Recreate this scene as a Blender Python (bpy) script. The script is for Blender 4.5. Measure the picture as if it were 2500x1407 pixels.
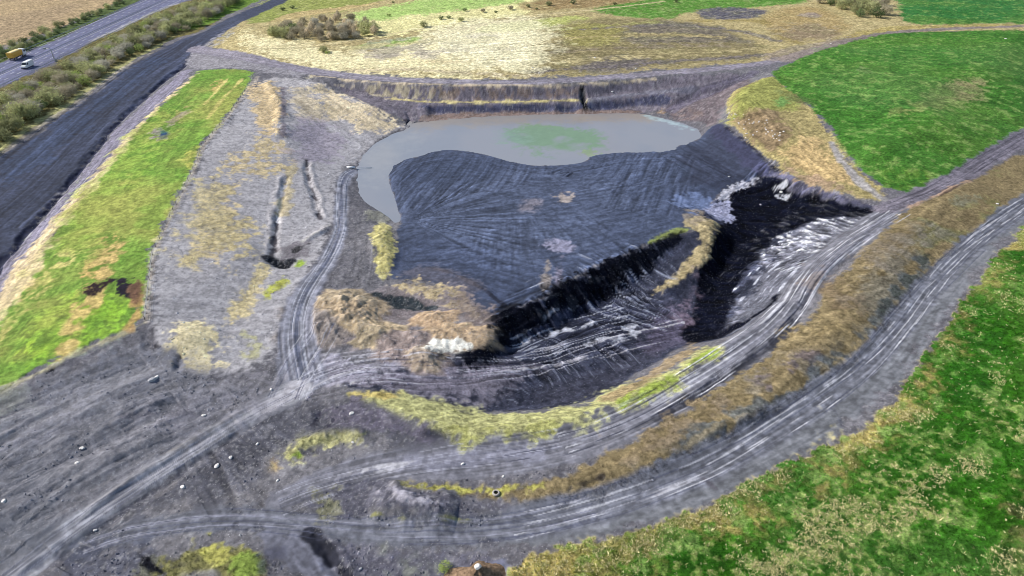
import bpy, math, random
import numpy as np
from mathutils import Vector, geometry as mgeo

# ------------------------------------------------------------------ scene, camera, light
for o in list(bpy.data.objects): bpy.data.objects.remove(o)
SC = bpy.context.scene; COL = SC.collection
CAM_H, PITCH, FOC = 90.0, math.radians(33.0), 1667.0          # metres, down tilt, focal length in photo pixels
cd = bpy.data.cameras.new('camera'); cam = bpy.data.objects.new('camera', cd); COL.objects.link(cam)
cd.sensor_width = 36; cd.lens = 36*FOC/2500; cd.clip_start = 1; cd.clip_end = 20000
cam.location = (0, 0, CAM_H); cam.rotation_euler = (math.radians(90)-PITCH, 0, 0)
SC.camera = cam
SUN_EL, SUN_AZ = math.radians(37), math.radians(-80)           # azimuth from +Y (far side), negative = from the left
w = bpy.data.worlds.new('World'); SC.world = w; w.use_nodes = True
nt = w.node_tree; sky = nt.nodes.new('ShaderNodeTexSky'); sky.sky_type = 'NISHITA'
sky.sun_disc = False; sky.sun_elevation = SUN_EL; sky.sun_rotation = SUN_AZ
nt.links.new(sky.outputs[0], nt.nodes['Background'].inputs[0]); nt.nodes['Background'].inputs[1].default_value = 0.10
sl = bpy.data.lights.new('sun', 'SUN'); sl.energy = 4.2; sl.angle = math.radians(0.6); sl.color = (1.0, 0.95, 0.87)
so = bpy.data.objects.new('sun', sl); COL.objects.link(so)
sd = Vector((math.sin(SUN_AZ)*math.cos(SUN_EL), math.cos(SUN_AZ)*math.cos(SUN_EL), math.sin(SUN_EL)))
so.rotation_euler = sd.to_track_quat('Z', 'Y').to_euler(); so.location = (0, 0, 400)
SC.view_settings.view_transform = 'Standard'; SC.view_settings.look = 'None'
SC.view_settings.exposure = 0.45; SC.cycles.filter_width = 0.9 if hasattr(SC, "cycles") else 0; SC.view_settings.gamma = 1.0
rnd = random.Random(7); rs = np.random.RandomState(11)

# ------------------------------------------------------------------ numeric helpers
def hash2(ix, iy, seed):
    h = (ix.astype(np.int64)*374761393 + iy.astype(np.int64)*668265263 + seed*1442695041) & 0xffffffff
    h = ((h ^ (h >> 13))*1274126177) & 0xffffffff
    h = h ^ (h >> 16)
    return (h & 0xffff).astype(np.float32)/65535.0
def vnoise(x, y, seed=0):                                      # value noise, 0..1
    fx = np.floor(x); fy = np.floor(y); ix = fx.astype(np.int64); iy = fy.astype(np.int64)
    tx = (x-fx).astype(np.float32); ty = (y-fy).astype(np.float32)
    tx = tx*tx*(3-2*tx); ty = ty*ty*(3-2*ty)
    a = hash2(ix, iy, seed); b = hash2(ix+1, iy, seed); c = hash2(ix, iy+1, seed); d = hash2(ix+1, iy+1, seed)
    return (a+(b-a)*tx)*(1-ty) + (c+(d-c)*tx)*ty
def fbm(x, y, octv=4, seed=0, gain=0.5):
    s = 0; a = 1; t = 0
    for k in range(octv):
        c, sn = math.cos(0.6*k+.3), math.sin(0.6*k+.3)
        s = s + a*vnoise((x*c-y*sn)*2**k+13.7*k, (x*sn+y*c)*2**k-7.1*k, seed+31*k); t += a; a *= gain
    return s/t
def sstep(a, b, x):
    t = np.clip((x-a)/(b-a), 0, 1); return t*t*(3-2*t)
def chaikin(P, n, closed):
    P = np.asarray(P, float)
    for _ in range(n):
        if closed:
            Q = np.roll(P, -1, 0); P = np.stack([.75*P+.25*Q, .25*P+.75*Q], 1).reshape(-1, P.shape[1])
        else:
            A, B = P[:-1], P[1:]
            P = np.vstack([P[:1], np.stack([.75*A+.25*B, .25*A+.75*B], 1).reshape(-1, P.shape[1]), P[-1:]])
    return P
SP, CP = math.sin(PITCH), math.cos(PITCH)
def ray(px, py):
    dx = (np.asarray(px, float)-1250)/FOC; dy = -(np.asarray(py, float)-703.5)/FOC
    return np.stack([dx, dy*SP+CP, dy*CP-SP], -1)
def unproj(px, py, z):
    r = ray(px, py); t = (np.asarray(z, float)-CAM_H)/r[..., 2]
    return r[..., 0]*t, r[..., 1]*t

# ------------------------------------------------------------------ relief: breaklines (photo position, height) -> triangulated terrain
exec_lines = []
def BL(*pts): exec_lines.append([tuple(p) for p in pts])
def BZ(z, *pts): exec_lines.append([(p[0], p[1], z) for p in pts])
def PT(*pts): [exec_lines.append([tuple(p)]) for p in pts]
POND_Z = -4.0
POND = [(1000,300),(1060,296),(1140,289),(1290,281),(1430,278),(1570,277),(1620,290),(1680,305),(1717,328),(1705,340),(1655,355),
 (1640,369),(1560,371),(1500,373),(1440,381),(1433,394),(1390,402),(1330,405),(1280,402),(1230,390),(1180,376),(1130,368),(1090,365),
 (1050,372),(1030,380),(985,390),(957,404),(948,422),(951,455),(964,480),(970,510),(981,530),(970,546),(950,532),(925,515),
 (900,500),(882,485),(875,460),(872,440),(880,395),(895,370),(915,350),(960,327),(1000,315)]
# motorway and the belt
BZ(2,(-150,215),(0,155),(148,94),(236,51),(341,3),(420,-30)); BZ(2,(-150,275),(0,212),(71,185),(170,134),(222,100),(307,68),(370,31),(455,3),(520,-25))
PT((0,60,2.5),(150,10,2.5),(-100,100,2.5))
BZ(1,(-60,405),(0,370),(57,327),(170,256),(242,205),(298,162),(370,125),(424,94),(478,82),(554,37),(625,6))
PT((100,450,.5),(0,560,.5),(300,250,.5),(430,130,.8))
BZ(.4,(-60,730),(0,650),(43,599),(94,536),(142,477),(182,434),(233,370),(276,307),(341,256),(384,210),(426,182),(455,159))
# green strip
BL((-120,900,3.2),(0,765,3.4),(71,650,3.6),(142,545,4),(205,470,4),(256,410,4),(327,322,4),(398,250,4),(461,198,4),(480,175,4))
BL((525,171,4.4),(614,171,5),(620,185,5.2),(583,242,5.4),(554,284,5.4),(520,321,5.5),(489,358,5.6),(480,398,5.6),(443,471,5.6),(415,528,5.6),(389,585,5.6),(372,616,5.6),(367,670,5.5),(358,741,5.4),(355,780,5.2))
BL((355,784,5.1),(300,812,4.9),(200,848,4.7),(130,888,4.6),(60,922,4.4),(0,952,4.2),(-120,1000,4))
BL((395,885,2.6),(330,892,2.7),(230,922,2.8),(130,965,2.8),(40,1005,2.8),(-80,1060,2.8))
PT((200,650,5),(100,800,4.6),(350,400,5),(480,250,5))
# slope between strip and inner road
BL((650,185,5),(690,260,3.5),(700,330,2.5),(690,400,1.5),(670,480,1),(655,560,.8),(650,620,.6),(640,680,.5),(560,760,1.2),(545,850,1.5),(440,900,2.5))
PT((500,700,3),(550,500,3.4),(600,300,3.8),(450,820,4),(600,600,2.5),(720,560,-.5),(760,480,-1),(690,640,-.5),(600,850,.6))
BL((740,905,0),(722,850,0),(720,800,0),(732,750,0),(762,690,-.3),(800,640,-.7),(825,590,-1.1),(835,540,-1.6),(830,490,-2.1),(835,440,-2.7),(850,420,-3.2),(870,412,-3.9))
BL(*[(x,y,POND_Z) for x,y in POND+POND[:1]])
PT((928,480,-5.2),(950,512,-5.0),(910,400,-5.2),(1200,330,-6),(1400,330,-6),(1550,325,-6),(1050,340,-6),(910,430,-5.5),(930,470,-5.5),(1640,330,-5.5))
# fill platform
BL((988,548,-3.0),(995,500,-3.2),(972,455,-3.3),(970,425,-3.3),(1000,402,-3.3),(1060,385,-3.3),(1100,379,-3.3),(1180,389,-3.3),(1240,406,-3.3),(1330,420,-3.3),(1440,405,-3.3),(1520,385,-3.3),(1650,383,-3.2))
PT((1300,480,-2.9),(1100,560,-2.8),(1350,600,-2.4),(1500,520,-2.6),(1150,660,-2.4),(1000,640,-2.6),(1600,480,-2.8),(1560,560,-2.3))
BL((1700,562,-2),(1640,572,-2),(1580,597,-2),(1520,625,-2),(1450,652,-2),(1400,678,-2),(1340,716,-1.8),(1270,750,-1.6),(1222,765,-1.5),(1212,800,-1.2),(1190,838,-1),(1140,866,-.8))
BL((1550,715,-7.6),(1485,735,-8.2),(1430,768,-8),(1370,800,-7.6),(1305,830,-6.6),(1262,848,-5.8),(1232,866,-4.6),(1190,887,-2.8),(1140,897,-1.5))
PT((1450,830,-6.4),(1550,780,-7.6),(1650,720,-8.2),(1600,850,-6.8),(1400,930,-5),(1300,900,-4.4),(1200,925,-2),(1500,900,-6.5),(1350,960,-5.3),(1640,800,-8))
BL((1000,965,-.8),(1100,985,-2.2),(1200,1003,-4),(1300,998,-4.8),(1420,980,-5.2),(1500,942,-5.7),(1600,882,-6.2),(1675,835,-7),(1750,828,-6),(1850,765,-3))
BL((830,955,.3),(900,975,.5),(960,1000,.8),(1050,1030,1),(1150,1050,1.2),(1250,1045,1.2),(1350,1028,1.2),(1450,1000,1.2),(1550,960,1.2),(1640,915,1.2),(1700,880,1.2),(1760,845,1.2),(1850,790,1.2),(1900,740,1))
# roads
R1 = [(2185,518,2),(2085,578,1.8),(2005,640,1.5),(1965,690,1.2),(1930,750,1),(1870,810,.8),(1780,875,.6),(1690,930,.5),(1590,990,.4),(1480,1042,.3),(1370,1080,.2),(1230,1105,0),(1080,1118,-.2),(950,1142,-.4),(850,1165,-.6),(750,1195,-.8),(680,1225,-1)]
R2 = [(2590,445,1.5),(2500,505,1.5),(2400,575,1.4),(2320,645,1.2),(2250,725,1),(2190,800,.9),(2110,890,.7),(2000,970,.5),(1880,1048,.3),(1750,1125,0),(1600,1190,-.3),(1450,1240,-.6),(1250,1290,-.9),(1000,1300,-1.1),(850,1290,-1.2),(700,1275,-1.2),(560,1265,-1.2),(420,1280,-1.3),(300,1300,-1.4),(200,1335,-1.5)]
R0 = [(-60,1470,-1.6),(30,1400,-1.5),(150,1310,-1.2),(300,1205,-.9),(450,1110,-.6),(560,1040,-.4),(650,990,-.2),(720,955,0)]
BL(*R1); BL(*R2); BL(*R0)
BL((2350,450,4),(2250,540,3.5),(2150,650,3.2),(2080,760,3),(1980,870,2.6),(1850,970,2.2),(1700,1060,1.8),(1550,1130,1.4),(1400,1180,.8),(1250,1205,.4))
PT((2500,700,3),(2400,1000,2.5),(2200,1200,2),(1900,1300,1.2),(1600,1390,.4),(2500,1400,3),(2300,800,2),(1300,1400,-.5),(2650,900,4))
# right field and hill
BL((1885,178,7),(1960,243,6),(2020,305,5),(2050,370,4),(2115,430,3.2),(2190,470,2.6),(2240,470,2.6),(2330,440,3),(2420,390,3.5),(2500,330,4),(2600,280,4))
PT((2200,200,9),(2300,300,8),(2400,180,9),(2150,350,6.5),(2100,140,8.5))
BL((2500,70,9),(2200,78,9),(2050,105,8.5),(1900,152,7.5))
BL((1880,190,7.5),(1830,215,7),(1800,240,6)); BL((1768,262,1),(1778,308,.3),(1832,352,.3),(1892,407,.4),(1945,444,.8),(2050,480,1.2),(2150,502,1.8))
PT((1880,290,5),(1950,350,4),(2040,430,3),(1745,300,-2.4),(1740,380,-3),(1800,430,-3))
PT((1850,460,-4),(1920,480,-3.5),(2000,500,-2),(2100,515,0),(1830,540,-6),(1800,600,-8),(1760,700,-8.5),(1720,800,-8),(1900,540,-5),(1950,600,-3.5),(1900,650,-4.5),(1850,700,-5.5),(1880,740,-3.2),(2050,560,-.6),(1990,620,-.6),(1830,760,-4.5),(1810,800,-4.3))
BL((1690,520,-2.5),(1735,545,-2.3),(1745,575,-2.9),(1716,630,-4.3),(1678,680,-5.6),(1630,710,-6.8),(1590,725,-7.8))
BL((1800,560,-6),(1782,615,-7.6),(1750,685,-8.2),(1712,760,-8)); PT((1690,608,-4.2),(1662,652,-5.5),(1622,690,-6.7),(1640,622,-4.7),(1600,650,-5.8),(1560,690,-7))
# far wall of the pit
BL((640,165,5.5),(760,183,5),(900,200,5),(1050,206,5),(1250,208,5),(1430,202,5.2),(1600,188,5.6),(1760,176,6),(1830,172,6.3))
BL((620,140,5.5),(760,165,5.2),(900,185,5.2),(1100,194,5.2),(1300,198,5.2),(1500,185,5.5),(1700,168,6),(1850,152,6.6))
BL((860,222,1.3),(970,238,.2),(1060,247,-.3),(1250,245,-.3),(1430,240,0),(1520,228,.6),(1620,220,1.4),(1700,213,2.4))
BL((970,246,0),(1060,255,-.5),(1250,253,-.5),(1430,248,-.2),(1520,237,.4),(1650,226,1.2))
BL((1060,275,-3.6),(1250,274,-3.7),(1430,268,-3.6),(1530,259,-3),(1650,262,-2.6))
PT((1700,240,-1.3),(1760,225,1),(1800,200,3.5),(850,250,1.5),(900,290,-1),(800,300,-.4),(930,260,.2),(780,350,-1.3),(850,330,-2.2),(820,400,-2.5))
PT((600,60,6),(800,60,7),(1000,40,8),(1300,60,8),(1500,100,7.5),(1600,60,8),(1750,90,8),(1850,100,7.5),(1780,30,8),(1960,60,8.5),(2100,40,9),(2400,30,10),(1000,120,6.5),(1200,140,6.5))
# lower left spoil and between
PT((200,1100,1),(400,1000,1.5),(100,1250,0),(500,950,1.2),(300,1000,2),(0,1100,2),(-100,1300,.5),(500,1200,-1.5),(400,1240,-1.8),(650,1100,-1),(800,1030,-.3),(700,1050,-.8),(750,1130,-.9),(900,1110,-.3),(1000,1080,0),(900,1230,-.8),(1000,1228,.7),(1080,1245,.4),(1200,1245,-.2),(500,1380,-1.2),(800,1380,-2),(1000,1380,-1.6),(1100,1370,-1.5),(300,1400,-1.8))
PT((900,620,-1.5),(870,560,-2),(900,520,-2.6),(930,600,-1),(950,560,-2.4),(972,620,-2.6),(860,680,-.8),(930,700,-1.5),(800,790,0),(900,850,-.3),(1000,880,-.5),(1000,745,-2.2),(1100,720,-1.4),(1150,780,-.9),(1060,830,-.4))
pts = []
for ln in exec_lines:
    A = np.array(ln, float); x, y = unproj(A[:, 0], A[:, 1], A[:, 2]); Wp = np.stack([x, y, A[:, 2]], 1)
    if len(Wp) == 1: pts.append(Wp); continue
    for a, b in zip(Wp[:-1], Wp[1:]):
        n = max(1, int(np.hypot(*(b-a)[:2])/2.5)); t = np.arange(n)[:, None]/n; pts.append(a+(b-a)*t)
    pts.append(Wp[-1:])
pts.append(np.array([(-520,-40,0),(520,-40,2),(0,-40,-1),(-520,200,2),(-520,760,3),(0,760,9),(-250,760,4),(520,760,11),(520,300,5),(520,100,4),(300,760,10),(-260,30,1),(260,30,3),(0,20,-1.5),(0,640,8.5),(300,600,10.5),(-100,600,7)], float))
pts = np.vstack(pts)
keep = {}
for p in pts: keep.setdefault((int(p[0]/.9), int(p[1]/.9)), p)
pts = np.array(list(keep.values()))
tri = mgeo.delaunay_2d_cdt([Vector((p[0], p[1])) for p in pts], [], [], 0, 1e-4)
tv = np.array([tuple(v) for v in tri[0]]); tz = np.array([pts[o[0], 2] if o else 0 for o in tri[3]])
GX0, GY0, GS = -500., -20., .6; GNX, GNY = int(1000/GS), int(760/GS)
HG = np.zeros((GNY, GNX), np.float32)
for f in tri[2]:
    a, b, c = tv[f[0]], tv[f[1]], tv[f[2]]
    x0 = max(0, int((min(a[0], b[0], c[0])-GX0)/GS)); x1 = min(GNX-1, int((max(a[0], b[0], c[0])-GX0)/GS)+1)
    y0 = max(0, int((min(a[1], b[1], c[1])-GY0)/GS)); y1 = min(GNY-1, int((max(a[1], b[1], c[1])-GY0)/GS)+1)
    if x1 < x0 or y1 < y0: continue
    den = (b[1]-c[1])*(a[0]-c[0])+(c[0]-b[0])*(a[1]-c[1])
    if abs(den) < 1e-9: continue
    gx = GX0+GS*np.arange(x0, x1+1)[None, :]; gy = GY0+GS*np.arange(y0, y1+1)[:, None]
    l1 = ((b[1]-c[1])*(gx-c[0])+(c[0]-b[0])*(gy-c[1]))/den; l2 = ((c[1]-a[1])*(gx-c[0])+(a[0]-c[0])*(gy-c[1]))/den; l3 = 1-l1-l2
    m = (l1 > -1e-6) & (l2 > -1e-6) & (l3 > -1e-6)
    zz = l1*tz[f[0]]+l2*tz[f[1]]+l3*tz[f[2]]
    HG[y0:y1+1, x0:x1+1][m] = zz[m]
ker = np.exp(-.5*(np.arange(-5, 6)/1.7)**2); ker /= ker.sum()
def blur(A):
    P = np.pad(A, 5, mode='edge'); A = sum(k*P[:, i:i+A.shape[1]] for i, k in enumerate(ker))
    return sum(k*A[i:i+A.shape[0]-10] for i, k in enumerate(ker))
HG = blur(HG).astype(np.float32)
def Hs(x, y):
    u = np.clip((np.asarray(x)-GX0)/GS, 0, GNX-1.001); v = np.clip((np.asarray(y)-GY0)/GS, 0, GNY-1.001)
    i = u.astype(int); j = v.astype(int); a = u-i; b = v-j
    return (HG[j, i]*(1-a)+HG[j, i+1]*a)*(1-b)+(HG[j+1, i]*(1-a)+HG[j+1, i+1]*a)*b
TS = np.geomspace(60, 1100, 900)
def W(P):                                                      # photo position -> ground point
    P = np.asarray(P, float).reshape(-1, np.asarray(P).shape[-1]); out = []
    for p in P:
        r = ray(p[0], p[1]); q = r[None]*TS[:, None]; z = CAM_H+q[:, 2]; h = Hs(q[:, 0], q[:, 1])
        k = int(np.argmax(z < h)) if (z < h).any() else len(TS)-1
        k = max(k, 1); f0 = z[k-1]-h[k-1]; f1 = z[k]-h[k]; t = f0/(f0-f1) if f0 > f1 else 0
        out.append((q[k-1]+(q[k]-q[k-1])*t)[:2])
    return np.array(out)

# ------------------------------------------------------------------ terrain grid
NX, NYN, NYF = 1300, 950, 30
yy = np.concatenate([36-np.geomspace(.3, 3000, 24)[::-1], np.geomspace(36, 650, NYN), np.geomspace(655, 7000, NYF)])
ss = np.linspace(-1, 1, NX-48); so_ = 1+np.geomspace(.004, 40, 24); ss = np.concatenate([-so_[::-1], ss, so_])
def WF(y): return .95*(np.maximum(y, 10)*.839+52)
Y = np.repeat(yy[:, None], NX, 1); X = ss[None, :]*WF(yy)[:, None]
NY = len(yy); shp = (NY, NX)
X = X.ravel().astype(np.float64); Y = Y.ravel().astype(np.float64)
Z = Hs(X, Y).astype(np.float64)
CLR = np.zeros((len(X), 3), np.float32); ROUGH = np.ones(len(X), np.float32); REG = np.zeros(len(X), np.int8); ADD = np.zeros(len(X))
KL = np.array([1.32, 1.34, 1.45])                               # what a white surface in this sun and sky reads
def alb(c):
    c = np.asarray(c, float)/255; l = np.where(c < .04045, c/12.92, ((c+.055)/1.055)**2.4)
    return np.clip(l/KL, .0015, .8)
nA = fbm(X/26, Y/26, 5, 3); nB = fbm(X/7, Y/7, 4, 17); nC = fbm(X/2.2, Y/2.2, 3, 29); nD = fbm(X/.8, Y/.8, 2, 41); nE = fbm(X/60, Y/60, 3, 53)
def norm(n, lo=.3, hi=.7): return np.clip((n-lo)/(hi-lo), 0, 1)
def bbox(Q, m):
    a = Q.min(0)-m; b = Q.max(0)+m
    return np.nonzero((X > a[0]) & (X < b[0]) & (Y > a[1]) & (Y < b[1]))[0]
def sdf(Q, idx):
    x = X[idx]; y = Y[idx]; d = np.full(len(idx), 1e9); ins = np.zeros(len(idx), bool)
    for a, b in zip(Q, np.roll(Q, -1, 0)):
        e = b-a; L = e@e+1e-12; t = np.clip(((x-a[0])*e[0]+(y-a[1])*e[1])/L, 0, 1)
        d = np.minimum(d, (x-a[0]-t*e[0])**2+(y-a[1]-t*e[1])**2)
        if a[1] != b[1]:
            c = ((a[1] > y) != (b[1] > y)) & (x < (b[0]-a[0])*(y-a[1])/(b[1]-a[1])+a[0]); ins ^= c
    return np.where(ins, 1, -1)*np.sqrt(d)
def ldist(Q, idx):                                             # signed distance to a line and length along it
    x = X[idx]; y = Y[idx]; d = np.full(len(idx), 1e9); sg = np.ones(len(idx)); s = np.zeros(len(idx)); acc = 0
    for a, b in zip(Q[:-1], Q[1:]):
        e = b-a; L = math.hypot(*e)+1e-9; t = ((x-a[0])*e[0]+(y-a[1])*e[1])/(L*L); tc = np.clip(t, 0, 1)
        dd = np.hypot(x-a[0]-tc*e[0], y-a[1]-tc*e[1]); m = dd < d
        d = np.where(m, dd, d); cr = (x-a[0])*e[1]-(y-a[1])*e[0]; sg = np.where(m, np.sign(cr), sg); s = np.where(m, acc+tc*L, s); acc += L
    return d*sg, s, acc
def gate(idx, g):                                              # g = (noise array, low, high)
    return 1 if g is None else sstep(g[1], g[2], g[0][idx])
def mix(idx, m, c, mot=.0):
    c = alb(c)[None]*np.ones((len(idx), 1))
    if mot: c = c*(1+mot*(2*norm(nC[idx], .2, .8)-1)+.6*mot*(2*norm(nD[idx], .2, .8)-1))[:, None]
    CLR[idx] += (c-CLR[idx])*m[:, None]
def fill(P, c=None, soft=.8, warp=1.5, op=1., g=None, rg=None, rz=None, sm=2, mot=.2, world=False):
    Q = chaikin(W(P) if not world else np.asarray(P, float), sm, True); idx = bbox(Q, soft+warp+1)
    d = sdf(Q, idx)+warp*(2*norm(nB[idx])-1)*.7+warp*.55*(2*norm(nC[idx])-1)+warp*.35*(2*norm(nD[idx])-1)
    m = sstep(-soft, soft, d)*op*gate(idx, g)
    if c is not None: mix(idx, m, c, mot*.75)
    if rg is not None: REG[idx[m > .5]] = rg
    if rz is not None: ROUGH[idx] += (rz-ROUGH[idx])*m
    return Q
def stroke(P, wd, c=None, soft=.5, warp=.5, op=1., g=None, rg=None, rz=None, sm=2, mot=.15, dz=0, ramp=None):
    Q = chaikin(W([p[:2] for p in P]), sm, False); wm = max(np.atleast_1d(wd)); idx = bbox(Q, wm+soft+warp+1)
    d, s, L = ldist(Q, idx)
    wl = np.interp(s/L, np.linspace(0, 1, len(np.atleast_1d(wd))), np.atleast_1d(wd))/2
    e = wl-np.abs(d)+warp*(2*norm(nC[idx])-1)*.7+warp*.6*(2*norm(nB[idx])-1); m = sstep(-soft, soft, e)
    if ramp: m = m*sstep(0, ramp, s)*sstep(0, ramp, L-s)
    if rg == 2: ADD[idx] *= 1-m
    if dz: ADD[idx] += dz*m
    m = m*op*gate(idx, g)
    if c is not None: mix(idx, m, c, mot)
    if rg is not None: REG[idx[m > .5]] = rg
    if rz is not None: ROUGH[idx] += (rz-ROUGH[idx])*m
    return Q
def ridge(P, wd, h, sm=2, jag=.3):                             # bank (h > 0) or ditch (h < 0), triangular with a rounded foot
    Q = chaikin(W([p[:2] for p in P]), sm, False); idx = bbox(Q, wd+1); d, s, L = ldist(Q, idx)
    k = np.clip(1-np.abs(d+jag*wd*.5*(2*norm(nB[idx])-1))/(wd/2), 0, 1); k = k*k*(3-2*k)*np.clip(np.minimum(s, L-s)/3, 0, 1)**.7
    ADD[idx] += .62*h*k*(.75+.5*norm(nC[idx]))
def streak(P, wd, per, ln, lo=.7, hi=1.35, dz=.0, across=False, sm=2, op=1., seed=5, g=None, edge=2., hic=None, hit=.7):
    """wheel and blade marks: noise drawn out along (or across) a line"""
    Q = chaikin(W([p[:2] for p in P]), sm, False); wm = max(np.atleast_1d(wd)); idx = bbox(Q, wm/2+1); d, s, L = ldist(Q, idx)
    wl = np.interp(s/L, np.linspace(0, 1, len(np.atleast_1d(wd))), np.atleast_1d(wd))/2
    m = sstep(0, edge, wl-np.abs(d)+edge*.6*(2*norm(nB[idx])-1))*op*gate(idx, g)
    m = m*np.where((s <= 0) | (s >= L), 0, 1)
    a, b = (s, d) if across else (d, s)
    b = b+1.5*nB[idx]*per
    n = .6*vnoise((a+.5*per*nA[idx]*4)/per, b/ln, seed)+.4*vnoise(a/per*2.1+9, b/ln*1.3, seed+3)
    k = norm(n, .22, .78)
    CLR[idx] *= (1+(lo+(hi-lo)*k-1)*m)[:, None]
    if hic is not None:
        hm = sstep(hit, hit+.12, k)*m; mix(idx, hm, hic, .1)
    if dz: ADD[idx] += dz*(k-.5)*m
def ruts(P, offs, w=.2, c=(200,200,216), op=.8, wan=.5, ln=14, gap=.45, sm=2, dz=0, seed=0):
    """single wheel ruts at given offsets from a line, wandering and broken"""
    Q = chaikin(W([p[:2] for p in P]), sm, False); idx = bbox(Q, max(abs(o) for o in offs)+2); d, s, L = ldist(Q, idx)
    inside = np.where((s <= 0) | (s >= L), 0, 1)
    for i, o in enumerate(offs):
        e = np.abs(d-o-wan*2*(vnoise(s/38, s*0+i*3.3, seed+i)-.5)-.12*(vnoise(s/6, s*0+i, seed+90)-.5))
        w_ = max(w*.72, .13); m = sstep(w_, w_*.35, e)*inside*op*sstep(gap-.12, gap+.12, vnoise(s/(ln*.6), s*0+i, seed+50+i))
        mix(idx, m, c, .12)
        if dz: ADD[idx] += dz*m
def heap(px, py, r, h, squash=1., ang=0., c=None, rg=None, pw=1.3, mot=.3, jag=.35, seed=0):
    q = W([(px, py)])[0]; idx = bbox(np.array([q]), r*max(1, squash)*1.6); x = X[idx]-q[0]; y = Y[idx]-q[1]
    u = (x*math.cos(ang)+y*math.sin(ang))/squash; v = -x*math.sin(ang)+y*math.cos(ang)
    th = np.arctan2(v, u); rr = np.hypot(u, v)/r*(1+jag*(fbm(np.cos(th)*2+seed, np.sin(th)*2+seed, 3, 7)-.5)*1.6)
    k = np.clip(1-rr, 0, 1)**pw; k = np.where(k > .75, .75+(k-.75)*.6, k)
    ADD[idx] += h*k*(.8+.4*norm(nC[idx]))
    m = sstep(0.0, .14, k)
    if c is not None: mix(idx, m, c, mot)
    if rg is not None: REG[idx[m > .5]] = rg
# ------------------------------------------------------------------ ground cover (what each stretch of ground is made of, with some light and shade painted in)
GROUND, MOTORWAY, HAUL, FIELD, BANK, COAL, PLATFORM, MEADOW, STRIP, TRACK = range(10)
ALL = np.arange(len(X))
base = alb((112,111,122))[None]*np.ones((len(X),1)); kk = norm(nA)[:, None]
CLR[:] = base*(1-.0*kk)
mix(ALL, sstep(.45,.7,nA)*.5, (136,135,144), .2); mix(ALL, sstep(.5,.75,nB)*.3, (96,96,108), .2)
# far land first: meadow, then what lies on it
far = [(560,40),(700,0),(900,-40),(2700,-60),(2700,90),(2200,72),(1900,150),(1700,165),(1480,182),(1250,195),(1000,190),(800,172),(600,150),(480,112)]
fill(far,(186,172,130),2,3,rg=MEADOW,rz=.5)
far0 = ALL[(Y > 650) | (Y < 30) | (np.abs(X) > WF(Y)*1.06)]; mix(far0, np.ones(len(far0)), (120,145,85), .3); REG[far0] = MEADOW; ROUGH[far0] = .3
fill([(560,70),(800,120),(900,130),(1000,90),(1300,60),(1340,110),(1300,170),(1100,188),(850,180),(640,150)],(242,232,192),7,8,rz=.6)  # cream raised to paint the sunlit gap between clouds
fill([(820,40),(1000,10),(1300,-20),(1330,20),(1260,45),(1100,70),(930,95),(880,80)],(238,232,176),3,6)
fill([(830,40),(920,20),(1000,5),(1100,-15),(1250,-25),(1290,5),(1130,22),(1010,38),(900,52)],(176,206,124),2,5)
fill([(620,10),(700,-10),(900,-30),(1000,-30),(900,15),(760,38),(640,55),(590,60)],(150,160,90),2,3)
fill([(700,30),(900,8),(950,6),(760,36),(640,60)],(196,176,130),1,2)
fill([(870,110),(1000,90),(1040,92),(1000,112),(880,120)],(155,190,105),1.5,2,.8)
fill([(1150,65),(1320,45),(1450,35),(1430,60),(1300,75),(1180,85)],(185,195,115),1.5,3,.8)
fill([(1340,60),(1500,40),(1720,50),(1880,110),(1860,150),(1600,170),(1400,185),(1290,190)],(150,140,106),5,5)  # cloud shade over the right meadow, painted as a darker tone
fill([(1360,60),(1500,55),(1560,80),(1500,110),(1380,120)],(158,152,95),2,4,.8)
fill([(1530,62),(1640,50),(1730,58),(1800,90),(1850,105),(1700,108),(1560,112),(1500,90)],(102,97,108),4,5,.62)
fill([(1430,20),(1600,-5),(1800,-20),(2000,-30),(1990,5),(1850,20),(1700,22),(1640,48),(1500,40)],(95,145,62),2,3)
fill([(1560,8),(1300,30),(1250,20),(1300,0),(1600,-20)],(150,125,90),2,3,.8)
fill([(1706,22),(1780,18),(1855,22),(1880,30),(1840,46),(1760,50),(1705,44)],(86,88,112),1.5,2.5,.9)
fill([(1640,48),(1700,55),(1800,50),(1870,60),(1900,100),(1960,110),(1980,90),(1900,45),(1850,48),(1720,50)],(160,145,95),2,3)
fill([(1860,40),(1920,20),(1980,12),(2040,35),(2080,60),(2060,90),(1960,100),(1880,80)],(178,158,115),2,3)
fill([(1925,62),(1990,58),(2050,72),(2060,92),(1960,102),(1900,95)],(136,122,112),4,6,.7)
fill([(1950,35),(1990,28),(2010,40),(1970,44)],(140,128,140),2,2.5,.7)
fill([(2190,20),(2200,-40),(2700,-60),(2700,60),(2500,58),(2320,60),(2210,62)],(62,128,66),2,3,rg=FIELD)
fill([(2020,100),(2100,75),(2200,62),(2500,58),(2500,68),(2200,74),(2060,103)],(180,165,110),1,1.5)
fill([(900,100),(1040,92),(1160,108),(1130,140),(960,150),(880,135)],(172,164,168),3,5,.6,g=(nB,.4,.55))
fill([(1130,85),(1220,80),(1230,95),(1140,100)],(165,158,175),2,3,.7)
fill([(1420,148),(1480,135),(1600,140),(1600,168),(1420,180)],(100,96,108),3,4,.75)
stroke([(610,116),(800,109),(900,92),(1000,76),(1200,46),(1450,25),(1620,4)],2.4,(214,200,162),.6,.6,.8)
stroke([(610,122),(800,115),(900,98),(1000,82),(1200,53),(1450,32),(1620,10)],1.5,(130,118,92),.6,.6,.6)
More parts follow.
